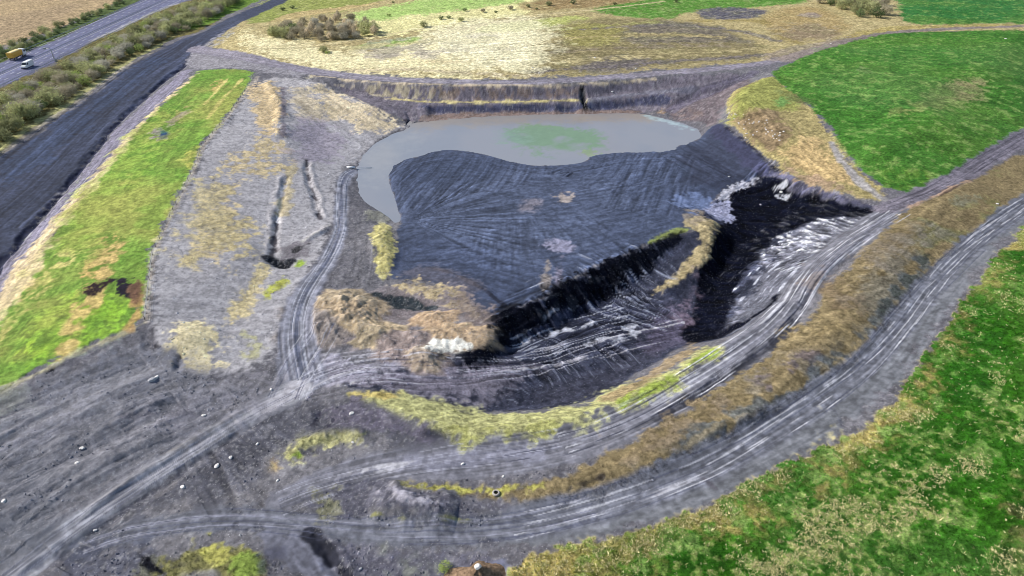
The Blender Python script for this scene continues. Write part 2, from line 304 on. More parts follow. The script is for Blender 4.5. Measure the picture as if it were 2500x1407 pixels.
for L_,w_,c_,o_ in [([(1290,176),(1450,165),(1650,150),(1860,135)],5,(112,106,116),.7),([(1280,160),(1430,148),(1600,135),(1850,120)],4,(178,166,128),.8),([(1350,128),(1500,118),(1650,112),(1830,112)],4,(128,116,108),.6),([(1300,100),(1450,88),(1600,84),(1760,90)],5,(176,162,120),.7),([(1420,72),(1560,62),(1700,62),(1830,80),(1900,100)],4,(110,104,116),.7),([(1300,80),(1440,66),(1600,54)],4,(162,164,100),.6),([(860,172),(1000,168),(1150,180),(1300,186)],4,(196,182,158),.7),([(900,140),(1050,128),(1250,120)],5,(178,168,168),.5),([(860,118),(1000,104),(1200,92)],5,(206,196,150),.6),([(960,150),(1150,150),(1300,140)],4,(214,196,160),.6),([(1880,70),(1960,60),(2060,80)],5,(150,136,110),.6)]:
    stroke(L_,w_,c_,1.8,2.5,min(1,o_*1.2),g=(nB,.1,.3),mot=.2)
fill([(1020,60),(1320,35),(1360,80),(1340,140),(1290,175),(1150,165),(1060,120)],(252,246,216),9,8,.65)  # pool of sunlight painted over the meadow as a soft pale patch
streak([(870,150),(1200,130),(1500,110),(1800,120)],[40,50,60,40],1.2,16,.75,1.28,g=None,edge=8,seed=31)
# motorway side
fill([(-300,150),(0,128),(290,8),(420,-60),(-600,-60)],(186,164,132),2,2,rg=MEADOW,rz=.2)
fill([(-100,60),(60,30),(230,0),(120,60),(0,110)],(170,150,125),3,5,.7)
fill([(-100,215),(0,155),(148,94),(236,51),(341,3),(420,-30),(400,-60),(290,5),(150,72),(0,125),(-100,160)],(92,110,66),1,2,rg=MEADOW,rz=.2)
fill([(-150,215),(0,155),(148,94),(236,51),(341,3),(440,-48),(560,-48),(455,3),(370,31),(307,68),(222,100),(170,134),(71,185),(0,212),(-150,275)],(112,116,150),.3,.2,rg=MOTORWAY,rz=0,sm=0,mot=.06)
ALLM = np.nonzero(REG == MOTORWAY)[0]; Z[ALLM] = 2.0
streak([(-75,245),(0,184),(110,140),(196,92),(270,59),(355,17),(430,-22)],26,.8,40,.8,1.22,sm=1)
fill([(200,110),(320,55),(390,20),(455,3),(400,30),(330,65),(240,105)],(190,188,196),1,1,.7,sm=1)
fill([(-150,285),(0,214),(71,187),(170,136),(222,102),(307,70),(370,33),(480,-5),(640,-20),(625,6),(554,37),(478,82),(424,94),(370,125),(298,162),(242,205),(170,256),(57,327),(0,370),(-60,405),(-200,480)],(122,116,76),1,1.5,rg=MEADOW,rz=.6)
fill([(400,70),(480,35),(600,-10),(660,-20),(625,4),(540,45),(470,75)],(110,150,60),1.5,2,.8)
stroke([(-60,400),(0,366),(57,324),(170,252),(242,201),(298,158),(370,121),(424,90)],[5,5,5,4,3,2],(180,178,128),.8,1.2,.9)
stroke([(-60,412),(0,378),(57,334),(170,262),(242,210),(298,166),(370,129)],[2.2,2,1.5],(176,168,160),.5,.8,.8)
# blue dark tipped strip by the belt
dk=[(-120,440),(0,385),(57,345),(130,300),(180,265),(250,215),(300,172),(380,128),(430,100),(478,86),(560,42),(640,10),(700,-15),(720,-5),(650,25),(560,75),(500,110),(470,128),(455,159),(426,182),(384,210),(341,256),(276,307),(233,370),(182,434),(142,477),(94,536),(43,599),(0,650),(-120,800)]
fill(dk,(62,69,94),1,1.2,rz=.5,rg=HAUL,mot=.22)
fill([(0,400),(150,300),(250,230),(330,170),(390,135),(400,150),(330,210),(220,300),(120,390),(0,480)],(58,70,100),2,4,.8)
streak([(-60,560),(60,460),(180,340),(290,240),(380,165),(450,118),(560,56)],[56,52,40,34,26,14],1.1,26,.6,1.4,dz=.12,seed=77)
streak([(-60,560),(60,460),(180,340),(290,240),(380,165),(450,118)],[56,52,40,34,26],2.6,60,.75,1.3,seed=78)
fill([(455,130),(500,108),(560,72),(590,60),(560,90),(520,120),(480,150)],(150,150,165),1.5,2,.8,g=(nC,.35,.6))
fill([(60,580),(110,500),(100,540),(40,610)],(100,104,132),2,3,.6)
stroke([(-60,725),(0,648),(43,597),(94,534),(142,475),(182,432),(233,368),(276,305),(341,254),(384,208),(426,180),(455,157),(470,125)],[3.2,2.4,2.2,2],(34,40,70),.6,.9)
ridge([(-60,725),(0,648),(94,534),(182,432),(276,305),(384,208),(455,157)],4.5,-1.3)
fill([(-120,860),(-120,800),(0,662),(43,612),(94,549),(142,490),(182,447),(233,383),(276,320),(341,268),(384,222),(426,195),(460,165),(470,175),(455,196),(398,247),(327,318),(256,406),(205,465),(142,536),(71,640),(0,735)],(140,136,160),.6,1,mot=.2)
streak([(0,700),(71,625),(142,515),(205,450),(327,300),(455,180)],12,.7,10,.7,1.3,seed=9)
# grass strip
strip=[(480,173),(525,170),(613,171),(620,185),(583,242),(554,284),(520,321),(489,358),(480,398),(443,471),(415,528),(389,585),(372,616),(367,670),(358,741),(355,782),(300,813),(200,850),(130,890),(60,924),(0,954),(-140,1010),(-140,900),(0,745),(71,640),(142,536),(205,465),(256,406),(327,318),(398,247),(461,196)]
fill(strip,(124,158,72),.6,1.6,rg=STRIP,rz=.25,sm=1,mot=.16)
cm=[(-140,905),(0,748),(71,642),(142,538),(205,467),(256,408),(327,320),(398,249),(461,197),(485,176)]
stroke(cm,[9,8,6,4,2.5,2.2,2],(226,206,170),1,1.6,.95,mot=.2)
fill([(0,790),(60,700),(110,660),(100,720),(40,790),(0,860)],(196,176,120),2,3,.6)
streak([(0,880),(120,720),(240,560),(340,420),(430,300),(540,190)],[50,44,40,36,34,26],1.6,22,.8,1.22,seed=12)
streak([(0,880),(120,720),(240,560),(340,420),(430,300),(540,190)],[50,44,40,36,34,26],.6,5,.86,1.16,seed=14)
for P,c,o in [([(250,560),(290,590),(250,690),(205,780),(160,850),(120,880),(190,770),(230,670)],(206,166,116),.85),
 ([(300,430),(330,420),(310,450),(285,455)],(205,190,120),.6),([(130,620),(185,610),(170,640),(140,655)],(220,200,140),.7),
 ([(215,590),(250,585),(255,620),(225,630)],(150,160,90),.7),([(330,690),(345,760),(320,800),(322,740)],(196,160,110),.7),
 ([(350,330),(420,280),(470,250),(440,300),(390,350),(355,350)],(160,150,100),.8),([(460,370),(500,350),(485,390),(455,420)],(190,190,100),.7),
 ([(525,200),(545,195),(540,215),(520,225)],(206,160,120),.7),([(40,860),(120,800),(180,760),(120,850),(40,915)],(170,190,70),.5),
 ([(330,400),(400,300),(440,290),(380,400),(300,500)],(110,165,60),.5)]:
    fill(P,c,1.2,2.5,o,mot=.3,g=(nC,.3,.55))
fill([(120,560),(250,420),(330,330),(420,250),(400,330),(300,480),(180,640)],(158,182,84),4,6,.55)
fill([(40,830),(200,720),(340,730),(350,780),(190,845),(60,915)],(150,196,62),3,5,.6)
for L_,w_ in [([(500,255),(520,232),(545,205),(556,193)],1.4),([(505,290),(545,240),(570,215),(592,193)],1.6)]: stroke(L_,w_,(226,212,140),.5,.4,.95)
fill([(365,325),(395,305),(410,318),(405,340),(370,342)],(146,138,140),.8,1.5,.9,g=(nC,.35,.5)); fill([(388,322),(405,316),(412,330),(395,342)],(40,70,110),.6,.8)
fill([(395,305),(430,285),(465,262),(470,270),(430,300),(405,325)],(150,140,128),.8,1.6,.85,g=(nC,.35,.55))
fill([(205,712),(228,690),(268,682),(275,692),(240,705),(215,716)],(62,40,48),.6,1); fill([(282,685),(305,690),(335,708),(318,728),(290,708)],(44,36,56),.6,1.2)
fill([(330,715),(345,690),(335,740),(322,760)],(110,80,70),.6,1.2,.8)
stroke([(60,915),(135,905),(150,893)],1.2,(32,30,42),.3,.5); stroke([(232,838),(270,828),(300,815)],.9,(32,30,42),.3,.6)
stroke([(-100,1000),(0,956),(60,926),(130,892),(200,852),(300,816),(352,787)],[2.5,1.4,1.2],(206,200,170),.5,.6,.8)
stroke([(628,188),(588,245),(558,287),(524,324),(492,361),(483,400),(447,473),(419,530),(393,587),(376,618),(371,672),(362,743),(360,782)],2,(196,186,180),.5,.5,.8,mot=.4)
# slope between the strip and the inner road
slope=[(640,190),(720,190),(860,235),(960,300),(1000,310),(915,345),(870,400),(830,420),(815,520),(800,590),(740,690),(700,760),(690,850),(600,910),(430,920),(370,860),(360,780),(372,690),(378,620),(420,530),(490,398),(500,360),(590,245)]
fill(slope,(184,182,192),1.5,1.5,rz=.4,mot=.1)
streak([(560,860),(560,700),(580,540),(620,400),(650,280),(670,210)],[60,56,50,46,40,26],1.,9,.9,1.1,across=True,seed=21,edge=6)
fill([(600,215),(650,195),(690,215),(692,300),(675,330),(640,330),(620,260)],(216,194,158),1,2.5,rg=None,mot=.3)
fill([(560,380),(640,340),(690,330),(700,380),(650,420),(560,470),(500,560),(480,640),(540,660),(580,620),(600,540),(570,500),(560,450)],(208,190,150),2,5,.9,mot=.35,g=(nC,.3,.5))
fill([(480,480),(540,430),(590,440),(600,560),(560,650),(470,660),(440,600)],(202,188,146),3,6,.8,mot=.35,g=(nB,.42,.55))
fill([(400,790),(470,770),(540,800),(550,870),(500,910),(430,890),(395,840)],(244,230,190),1.5,4,.95,mot=.2)
fill([(640,650),(660,640),(640,700),(590,760),(560,830),(530,850),(550,780),(590,720)],(206,192,152),1,2,.95,mot=.4)
fill([(580,800),(610,810),(640,850),(610,880),(590,860)],(180,178,110),1,2,.6,g=(nC,.4,.6))
fill([(760,210),(830,225),(940,285),(990,305),(930,335),(880,320),(800,270)],(236,218,186),2,4,.9,mot=.25)
fill([(700,220),(760,210),(800,270),(780,300),(720,270)],(216,200,168),2,4,.7)
streak([(730,200),(800,250),(870,300),(930,345)],[30,40,40,30],1.,14,.72,1.2,seed=23,dz=.1)
fill([(720,290),(800,300),(850,345),(830,400),(760,400),(710,370)],(164,156,178),2,4,.7)
stroke([(691,215),(694,300),(688,340)],1.5,(120,112,130),.6,.8,.8); ridge([(660,200),(684,250),(686,310),(676,340)],9,1.3)  # grey line paints the shade on the ridge's right side
for L_,w_,h_ in [([(748,392),(752,430),(768,475),(780,535)],1.5,-1.3),([(702,430),(688,480),(672,560),(664,630)],1.5,-1.2)]:
    ridge(L_,w_*2.4,h_*.7); stroke(L_,w_*.55,(62,56,66),.4,.7,.9)
ridge([(757,392),(764,430),(779,475),(790,535)],3.5,.4); ridge([(693,425),(676,480),(660,560),(655,620)],3.5,.4)
stroke([(690,455),(682,490),(679,540)],1.0,(232,230,240),.3,.4); stroke([(715,410),(700,470),(692,520)],3,(200,184,140),.6,1.2,.7)  # white line is the shine of ditch water, painted on
fill([(716,640),(740,628),(755,640),(735,655),(712,655)],(168,196,84),.5,1); fill([(665,690),(690,670),(710,690),(690,705),(660,715),(650,730)],(186,190,98),.6,1.2)
fill([(700,600),(740,590),(770,570),(760,620),(720,640),(690,640)],(120,114,124),1,2,.8)
ridge([(655,632),(690,650),(715,640)],5,-2.,jag=.1); stroke([(655,630),(690,648),(712,638)],3,(30,34,44),.4,.4)  # hollow cut in, its shade painted as a dark stroke
stroke([(722,612),(740,600),(752,596)],1.2,(26,26,30),.4,.8,.9); ridge([(740,590),(770,572),(805,550)],3.5,1.0); stroke([(740,590),(770,572),(805,550)],1.2,(206,204,206),.4,.5,.9)
ridge([(370,800),(372,840),(385,860)],4.5,-.8); stroke([(372,800),(372,830),(382,855)],1.6,(50,46,56),.5,.8)
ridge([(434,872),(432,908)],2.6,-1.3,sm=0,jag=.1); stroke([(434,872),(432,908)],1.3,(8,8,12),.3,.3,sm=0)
fill([(990,270),(1000,280),(1004,300),(994,308),(988,290)],(40,40,52),.4,.8); ridge([(990,272),(1000,290),(998,308)],2.6,-1.2)
# far wall of the pit
fill([(800,200),(900,203),(1050,210),(1250,212),(1430,206),(1600,192),(1760,178),(1830,180),(1800,215),(1700,245),(1640,268),(1430,280),(1250,284),(1060,292),(985,292),(900,255),(840,225)],(124,118,134),.8,1,rz=.6)
fill([(800,200),(950,205),(1050,212),(1120,225),(1060,248),(950,240),(860,222)],(178,168,148),1,2,.9,g=(nC,.35,.55),mot=.3)
fill([(1050,212),(1250,214),(1420,210),(1420,235),(1250,240),(1060,244)],(140,122,114),1,2,.8,g=(nC,.4,.55),mot=.3)
fill([(1000,256),(1250,256),(1430,251),(1540,240),(1640,230),(1650,258),(1530,259),(1430,270),(1250,276),(1060,277)],(82,84,112),.5,.8,mot=.2)
streak([(900,225),(1060,248),(1250,247),(1430,241),(1540,232),(1700,215)],[10,20,22,22,22,16],.9,5,.76,1.24,across=True,seed=33,dz=.1,edge=1)
stroke([(960,242),(1060,251),(1250,249),(1430,244),(1440,244)],1.6,(208,196,142),.4,.5,.95,mot=.3)
stroke([(1440,244),(1520,233),(1620,224),(1700,217)],2.4,(122,122,142),.6,.5,.9)
fill([(1060,275),(1250,275),(1430,269),(1560,266),(1570,277),(1430,280),(1290,284),(1140,292),(1010,300)],(140,120,112),.6,.8,.8)
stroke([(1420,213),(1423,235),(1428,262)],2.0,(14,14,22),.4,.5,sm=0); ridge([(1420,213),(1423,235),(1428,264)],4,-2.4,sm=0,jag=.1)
fill([(1610,268),(1660,262),(1720,270),(1700,290),(1650,288),(1600,276)],(178,150,120),1,2,.7,g=(nC,.4,.6))
fill([(1620,262),(1700,240),(1790,205),(1830,190),(1850,200),(1790,240),(1770,265),(1750,300),(1690,300),(1630,284)],(116,104,112),1,2,.8,mot=.3)
stroke([(1640,270),(1700,240),(1780,205),(1840,178)],5,(104,100,122),1,.8,.8); streak([(1640,270),(1700,240),(1780,205),(1840,178)],7,.8,10,.7,1.3)
# upper haul road
UR=[(475,120),(540,128),(620,145),(700,162),(760,174),(900,192),(1100,201),(1300,203),(1500,188),(1700,172),(1850,156),(1920,146)]
fill([(455,150),(470,120),(500,110),(560,125),(640,145),(760,172),(740,192),(640,175),(610,168),(520,168),(478,172)],(150,148,160),1,1.5)
stroke(UR,[9,9,8,7,6,6,6,6,7],(140,136,154),.7,.8,rg=HAUL,rz=.2); streak(UR,9,.7,16,.75,1.3,seed=41)
stroke([(760,184),(900,203),(1100,209),(1300,211),(1430,207),(1600,193)],1.1,(216,200,176),.4,.4,.9)
stroke([(1920,146),(2000,122),(2060,103),(2150,84),(2250,73),(2500,64)],[9,8,6,5,4],(140,130,130),1,1,rg=TRACK); streak([(1880,150),(2000,122),(2150,84),(2350,68)],8,.8,15,.75,1.3)
fill([(1860,130),(1960,112),(2060,92),(2100,80),(2060,105),(1960,135),(1880,160)],(150,138,136),1,2,.7)
# fill platform and its dozer marks
plat=[(970,546),(981,530),(970,510),(964,480),(951,455),(948,422),(957,404),(985,390),(1030,380),(1050,372),(1090,365),(1130,368),(1180,376),(1230,390),(1280,402),(1330,405),(1390,402),(1433,394),(1440,381),(1500,373),(1560,371),(1640,369),(1655,355),(1705,340),(1717,328),(1750,300),(1775,312),(1832,356),(1890,412),(1850,435),(1760,470),(1730,500),(1690,535),(1700,562),(1640,572),(1580,597),(1520,625),(1450,652),(1400,678),(1340,716),(1270,750),(1222,765),(1205,810),(1180,760),(1150,735),(1090,700),(1010,680),(950,685),(955,650),(970,600)]
fill(plat,(74,84,112),.5,.7,rg=PLATFORM,rz=.22,mot=.2)
fill([(1100,430),(1400,420),(1550,480),(1500,580),(1300,640),(1100,600),(1000,560)],(84,94,122),6,8,.6); fill([(1000,580),(1200,600),(1300,700),(1220,740),(1080,680),(980,650)],(66,76,104),4,6,.6)
fill([(1000,380),(1100,370),(1230,395),(1200,440),(1060,460),(980,440)],(62,72,98),3,4,.6)
def fan(px,py,rad,k,lo,hi,dz,th0=-9,th1=9):
    q=W([(px,py)])[0]; idx=bbox(np.array([q]),rad); x=X[idx]-q[0]; y=Y[idx]-q[1]; r=np.hypot(x,y); th=np.arctan2(y,x)
    m=sstep(rad,rad*.55,r)*sstep(1.,3,r)*sstep(th0-.1,th0+.1,th)*sstep(th1+.1,th1-.1,th)
    n=norm(vnoise(th*k+2*nB[idx],r/22,88),.2,.8); CLR[idx]*=(1+(lo+(hi-lo)*n-1)*m)[:,None]; ADD[idx]+=dz*(n-.5)*m*np.clip(r/8,0,1)
fan(1002,538,46,34,.62,1.45,.1,-.9,1.3)
streak([(1130,375),(1100,420),(1050,470),(1020,510)],[90,70,36,14],.75,20,.7,1.36,dz=.1,seed=51,edge=5)
streak([(1640,372),(1610,420),(1590,470),(1570,520)],[26,30,30,24],.8,12,.66,1.4,dz=.12,seed=52,edge=4)
streak([(1560,372),(1540,430),(1480,470)],[26,30,24],1.1,12,.75,1.25,dz=.12,seed=53,edge=5)
streak([(1330,405),(1365,420),(1400,428)],6,.75,30,.35,1.25,across=True,dz=.4,seed=54,edge=1)
streak([(1690,345),(1760,385),(1830,420),(1890,440)],[26,30,26,14],.8,24,.62,1.45,dz=.18,seed=55,edge=2)
streak([(1650,380),(1700,405),(1770,440)],[16,18,16],.8,14,.5,1.6,dz=.25,seed=56,edge=2)
SH=[(960,470),(962,430),(1000,404),(1060,388),(1110,384),(1180,394),(1240,410),(1330,424),(1440,410),(1520,390),(1650,388)]
streak(SH,12,.55,30,.74,1.3,dz=.08,seed=151,edge=3)
streak([(985,520),(990,470),(1010,435),(1080,415),(1160,425),(1250,445),(1350,455),(1480,430),(1640,410)],34,.7,24,.85,1.18,dz=.05,seed=152,edge=6)
streak([(1010,560),(1060,480),(1160,470),(1300,500),(1450,490),(1600,450),(1690,420)],44,.8,20,.86,1.16,dz=.05,seed=153,edge=8)
streak([(980,640),(1100,600),(1300,610),(1480,570),(1620,520)],44,.8,18,.86,1.16,dz=.05,seed=154,edge=8)
streak([(980,600),(1150,560),(1350,540),(1600,500)],[30,60,70,40],1.0,5,.82,1.2,dz=.08,seed=57,edge=8)
streak([(1000,640),(1150,640),(1300,680)],[26,40,30],1.1,10,.75,1.3,dz=.1,seed=58,edge=6)
streak([(1150,600),(1350,600),(1500,560)],[30,50,30],1.0,6,.74,1.3,across=True,seed=60,edge=8,dz=.1)
stroke([(1040,652),(1100,668),(1160,695),(1210,730),(1240,752)],.8,(34,38,56),.25,.3,.9); ridge([(1040,650),(1100,666),(1160,693),(1210,728)],2.4,.6)
fill([(1350,480),(1390,470),(1395,490),(1360,502)],(170,160,160),.8,1.5,.9,g=(nC,.4,.55)); fill([(1270,490),(1310,488),(1310,515),(1270,520)],(136,132,148),2,2,.7)
fill([(1330,590),(1390,590),(1400,615),(1360,625),(1335,610)],(150,150,180),1,2,.85,g=(nB,.3,.5)); fill([(1330,640),(1345,630),(1340,690),(1325,720)],(150,140,134),.6,1,.7); fill([(1365,620),(1380,625),(1370,690),(1355,700)],(140,134,156),1,1.4,.6)
fill([(1000,640),(1110,660),(1180,700),(1140,720),(1060,690),(990,680)],(108,104,116),1.5,2,.5)
# dark slope under the hill, coal, with ridge and cliff shade painted black
fill([(1650,380),(1700,345),(1750,310),(1830,370),(1890,430),(1830,440),(1760,460),(1690,450)],(50,54,74),3,4,.7)
fill([(1745,302),(1775,310),(1832,354),(1890,410),(1950,450),(2060,484),(2150,505),(2140,515),(2060,492),(1990,487),(1930,475),(1890,440),(1820,410),(1760,350),(1730,330)],(62,64,92),.8,1.2,.9)
stroke([(1775,312),(1832,356),(1890,412),(1945,448),(2050,484),(2150,508)],1.5,(30,32,52),.5,.7,.9)
stroke([(1900,425),(1950,455),(2050,490),(2130,512)],4,(84,84,108),.6,.8,.8)
pit=[(1700,562),(1640,572),(1580,597),(1520,625),(1450,652),(1400,678),(1340,716),(1270,750),(1222,765),(1212,800),(1190,838),(1140,866),(1060,880),(1000,900),(900,900),(850,920),(830,945),(900,958),(1000,972),(1100,988),(1200,1008),(1300,1003),(1420,984),(1500,945),(1600,888),(1680,842),(1750,832),(1850,780),(1900,740),(1950,690),(2000,635),(2085,570),(2180,515),(2140,505),(2060,492),(1990,487),(1930,475),(1890,440),(1850,432),(1790,450),(1740,490),(1690,540)]
fill(pit,(64,68,88),.6,.8,rg=COAL,rz=.45,mot=.3)
fill([(1000,900),(1150,880),(1300,900),(1250,960),(1100,975),(900,955),(860,925)],(140,136,156),3,4,.9); fill([(1300,930),(1500,880),(1640,850),(1560,910),(1420,978),(1300,996),(1200,990)],(72,74,92),3,3,.8)
fill([(1130,872),(1190,840),(1212,800),(1224,768),(1270,752),(1340,718),(1400,680),(1450,655),(1520,628),(1580,600),(1640,574),(1688,567),(1684,590),(1645,615),(1600,650),(1530,712),(1450,752),(1380,790),(1310,832),(1260,858),(1200,885),(1140,885)],(13,16,28),1.2,2.6,1,mot=.5)  # coal-black cliff face, its shade painted into the colour
fill([(1560,800),(1640,740),(1700,760),(1680,830),(1600,870)],(98,94,118),3,3,.8)
fill([(1270,790),(1400,740),(1560,720),(1600,760),(1500,830),(1350,860),(1250,850)],(52,56,76),3,4,.8)
K=[(1742,486),(1790,452),(1850,432),(1900,438),(1935,474),(1990,484),(2060,492),(2150,514),(2130,528),(2060,530),(1985,536),(1925,566),(1866,600),(1828,648),(1794,715),(1770,780),(1754,828),(1672,832),(1688,760),(1700,690),(1710,620),(1742,565),(1780,540)]  # coal, plus the tan ridge's shadow band painted in the same black
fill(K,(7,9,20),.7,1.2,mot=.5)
fill([(1930,575),(1990,538),(2070,530),(2140,530),(2100,570),(2010,640),(1960,700),(1900,760),(1830,800),(1785,808),(1815,725),(1855,655),(1890,612)],(112,114,130),2,3,.95)
streak([(1900,540),(1990,560),(2080,585)],[30,40,24],.65,2.6,.3,1.6,dz=.22,seed=61,edge=4,hic=(206,208,220),hit=.76)
streak([(1860,640),(1930,620),(2010,600)],[30,30,24],.6,2.2,.4,1.6,dz=.2,seed=62,edge=4,hic=(190,194,208),hit=.84)
streak([(1800,740),(1850,690),(1900,640)],[18,22,20],.8,4,.6,1.5,dz=.2,seed=63,edge=3,hic=(190,194,214),hit=.85)
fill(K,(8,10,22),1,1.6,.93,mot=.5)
streak([(1790,455),(1850,480),(1860,540),(1800,620),(1750,720),(1720,820)],[40,50,40,16,14,14],.8,3,.5,2.6,dz=.5,across=True,seed=201,edge=2); streak([(1225,815),(1320,765),(1450,690),(1580,620),(1660,590)],[8,10,10,10,6],.9,4,.5,2.4,dz=.5,across=True,seed=202,edge=1)  # rough streaks with a sheen painted into the black coal and cliff
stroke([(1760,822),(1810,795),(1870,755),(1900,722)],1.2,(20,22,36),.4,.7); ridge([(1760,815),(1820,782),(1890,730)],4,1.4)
fill([(1745,486),(1790,452),(1840,434),(1850,442),(1800,462),(1765,492)],(196,198,218),.5,1.2,.9,g=(nC,.3,.5)); fill([(1740,500),(1770,490),(1790,515),(1770,540),(1720,520)],(168,172,206),.8,2,.95)
fill([(1640,478),(1700,470),(1740,490),(1720,505),(1660,505)],(112,128,170),1,2,.85); fill([(1905,450),(1930,470),(1925,490),(1905,480)],(190,194,210),.4,1.5,.9,g=(nC,.5,.6))
# tan ridge
TR=[(1690,510),(1735,540),(1748,575),(1718,632),(1680,680),(1632,706),(1590,722)]
ridge(TR,8,.8); fill([(1655,549),(1690,526),(1738,540),(1760,553),(1745,592),(1712,646),(1680,686),(1632,712),(1578,729),(1600,703),(1650,668),(1686,628),(1706,582),(1690,563)],(178,164,130),.6,1.1,.95,mot=.3)
fill([(1575,592),(1640,560),(1680,552),(1700,566),(1640,572),(1590,598)],(136,148,84),.6,1,.9); fill([(1660,520),(1700,510),(1730,540),(1690,555)],(150,140,130),.8,1.5,.7,g=(nC,.4,.6))
fill([(1640,780),(1680,700),(1700,640),(1700,720),(1680,790)],(120,108,128),1.5,2,.8)
# machine tracks on the pit floor
streak([(760,925),(900,900),(1100,905),(1260,890),(1400,862),(1530,825),(1680,795)],[20,18,14,14,14,14,8],.75,18,.5,1.5,dz=.25,seed=64,edge=3,hic=(180,180,196),hit=.9)
streak([(1230,850),(1330,815),(1450,770),(1560,745),(1640,720)],[16,26,30,26,12],.9,7,.4,1.6,dz=.4,seed=65,edge=4,hic=(170,176,196),hit=.92)
streak([(1400,760),(1500,700),(1600,640)],[26,30,22],.8,6,.55,1.6,across=True,dz=.3,seed=66,edge=4,hic=(150,158,184),hit=.86)
streak([(1440,720),(1540,760),(1640,790)],[18,24,16],.8,8,.45,1.6,dz=.4,seed=67,edge=4,hic=(176,180,200),hit=.92)
streak([(1270,930),(1400,890),(1540,850)],[8,10,8],1.0,6,.35,1.4,across=True,dz=.5,seed=68,edge=2)
streak([(1200,980),(1350,960),(1550,890)],[12,14,10],.8,12,.7,1.25,seed=69,edge=2)
for L_ in ([(1270,838),(1340,812),(1420,795)],[(1390,808),(1450,790)],[(1440,835),(1500,822),(1560,815)],[(1535,800),(1550,775)],[(1320,770),(1400,740)]):
    stroke(L_,1.3,(196,200,220),.4,1.2,.9,g=(nC,.35,.6))
# heaps and tipped sand by the junction
fill([(745,760),(800,735),(880,720),(960,690),(1050,690),(1120,705),(1180,745),(1205,790),(1190,820),(1150,780),(1080,760),(900,860),(850,850),(760,820)],(146,136,142),1.5,2,.8,rz=.8)
fill([(940,690),(1010,680),(1090,700),(1150,735),(1190,775),(1150,770),(1060,730),(960,705)],(186,170,136),.8,2,.85,mot=.35,g=(nC,.3,.5))
fill([(1120,710),(1180,750),(1205,800),(1160,800),(1110,760)],(128,116,116),1.5,2,.8)
fill([(878,716),(940,712),(1010,722),(1070,750),(1050,758),(1000,762),(940,750),(900,742)],(42,52,60),.5,.9); ridge([(890,722),(950,728),(1010,738),(1060,752)],5,-1.0)
streak([(900,752),(960,770),(1010,790)],[8,12,10],.9,9,.6,1.3,seed=70,edge=2,dz=.2)
for h in [(798,785,11,2.6,1.1,.3,(158,148,146),1),(862,752,8,2.6,1.2,-.5,(190,170,146),2),(840,725,5,1.2,1.4,.1,(184,168,146),3),(932,815,6,2.0,1.5,-.3,(200,180,152),4),(905,830,4,1.2,1.2,0,(176,162,140),5),(1058,778,4.2,1.5,1.6,.0,(200,174,148),6),(1088,822,6.5,1.7,1.7,.1,(196,172,146),7),(1000,850,7,1.4,1.4,-.4,(160,146,146),8),(1040,880,4,1.2,1.2,.2,(176,160,146),9)]:
    heap(h[0],h[1],h[2]*1.0,h[3]*.85,h[4],h[5],h[6],GROUND,seed=h[7],mot=.2,jag=.6)
fill([(1036,838),(1090,830),(1150,836),(1160,852),(1122,864),(1070,868),(1046,856)],(252,250,246),.4,1.2,mot=.1)
fill([(1065,868),(1150,858),(1185,860),(1175,884),(1110,884),(1070,880)],(28,32,44),.8,1.5,.9)
fill([(905,545),(945,540),(962,560),(962,610),(948,680),(930,690),(915,640),(908,590)],(202,194,132),.5,1,.95,mot=.3); ridge([(935,550),(938,600),(936,660)],8,1.3)
fill([(880,520),(930,515),(965,535),(940,550),(890,540)],(150,150,140),1,2,.7)
streak([(850,700),(865,640),(875,580)],20,.9,16,.75,1.2,seed=71,edge=3)
# inner road, main road, ramp, outer road
J=[(740,925),(728,870),(722,820),(726,770),(745,715),(775,672),(802,632),(822,590),(834,545),(833,490),(836,445),(848,425),(868,415)]
fill([(690,960),(700,880),(740,820),(760,860),(860,880),(1000,895),(900,925),(800,935),(740,985)],(158,156,176),1.5,2,.9,rz=.3)
stroke(J,[10,8,7,6,5,4.5,4.2,4,4,3.6],(140,142,160),.6,.4,rg=HAUL,rz=.12); streak(J,[10,8,7,6,5,4.5,4.2,4,4,3.6],.55,14,.66,1.4,dz=.12,seed=80,edge=.6)
stroke(J,.7,(98,104,130),.3,.3,.7)
streak([(700,960),(735,880),(800,800)],[14,16,12],.8,16,.7,1.35,dz=.12,seed=81,edge=3)
streak([(700,965),(780,915),(880,885),(1000,880)],[8,12,12,8],.8,16,.7,1.35,dz=.12,seed=82,edge=2,hic=(190,190,206),hit=.85)
stroke(R0,[6.4,5.6,5.2,5,5,5.2,5.8,6.6],(160,162,176),.4,.3,rg=HAUL,rz=.08); streak(R0,[6,5,4.6,4.4,4.4,4.6,5.2,6],.5,22,.75,1.25,dz=.06,seed=83,edge=.5)
stroke([(650,995),(690,970),(725,945)],4,(196,194,208),.8,.6,.8)
ridge([(30,1432),(150,1345),(300,1240),(450,1143),(560,1070),(650,1018)],3.5,-.7); stroke([(150,1350),(300,1245),(450,1148),(560,1075),(650,1022)],2.2,(62,66,84),.6,.9,.7)
ridge([(180,1272),(330,1168),(470,1078),(600,1000)],2.4,.5); stroke([(20,1352),(90,1310)],.7,(176,176,186),.3,.4,.8)
stroke([(515,1062),(560,1035),(610,1010)],.8,(206,206,214),.3,.5,.9,g=(nC,.3,.5)); stroke([(400,1110),(470,1072)],.6,(190,186,186),.3,.5,.8)
stroke(R1,[9,10,10,8,8,8,8,9,10,11,12,12,12,11,9,7,5],(124,125,140),.6,.5,rg=HAUL,rz=.1); streak(R1,[9,10,10,8,8,8,8,9,10,11,12,12,12,11,9,7,5],.55,24,.65,1.38,dz=.14,seed=84,edge=.8)
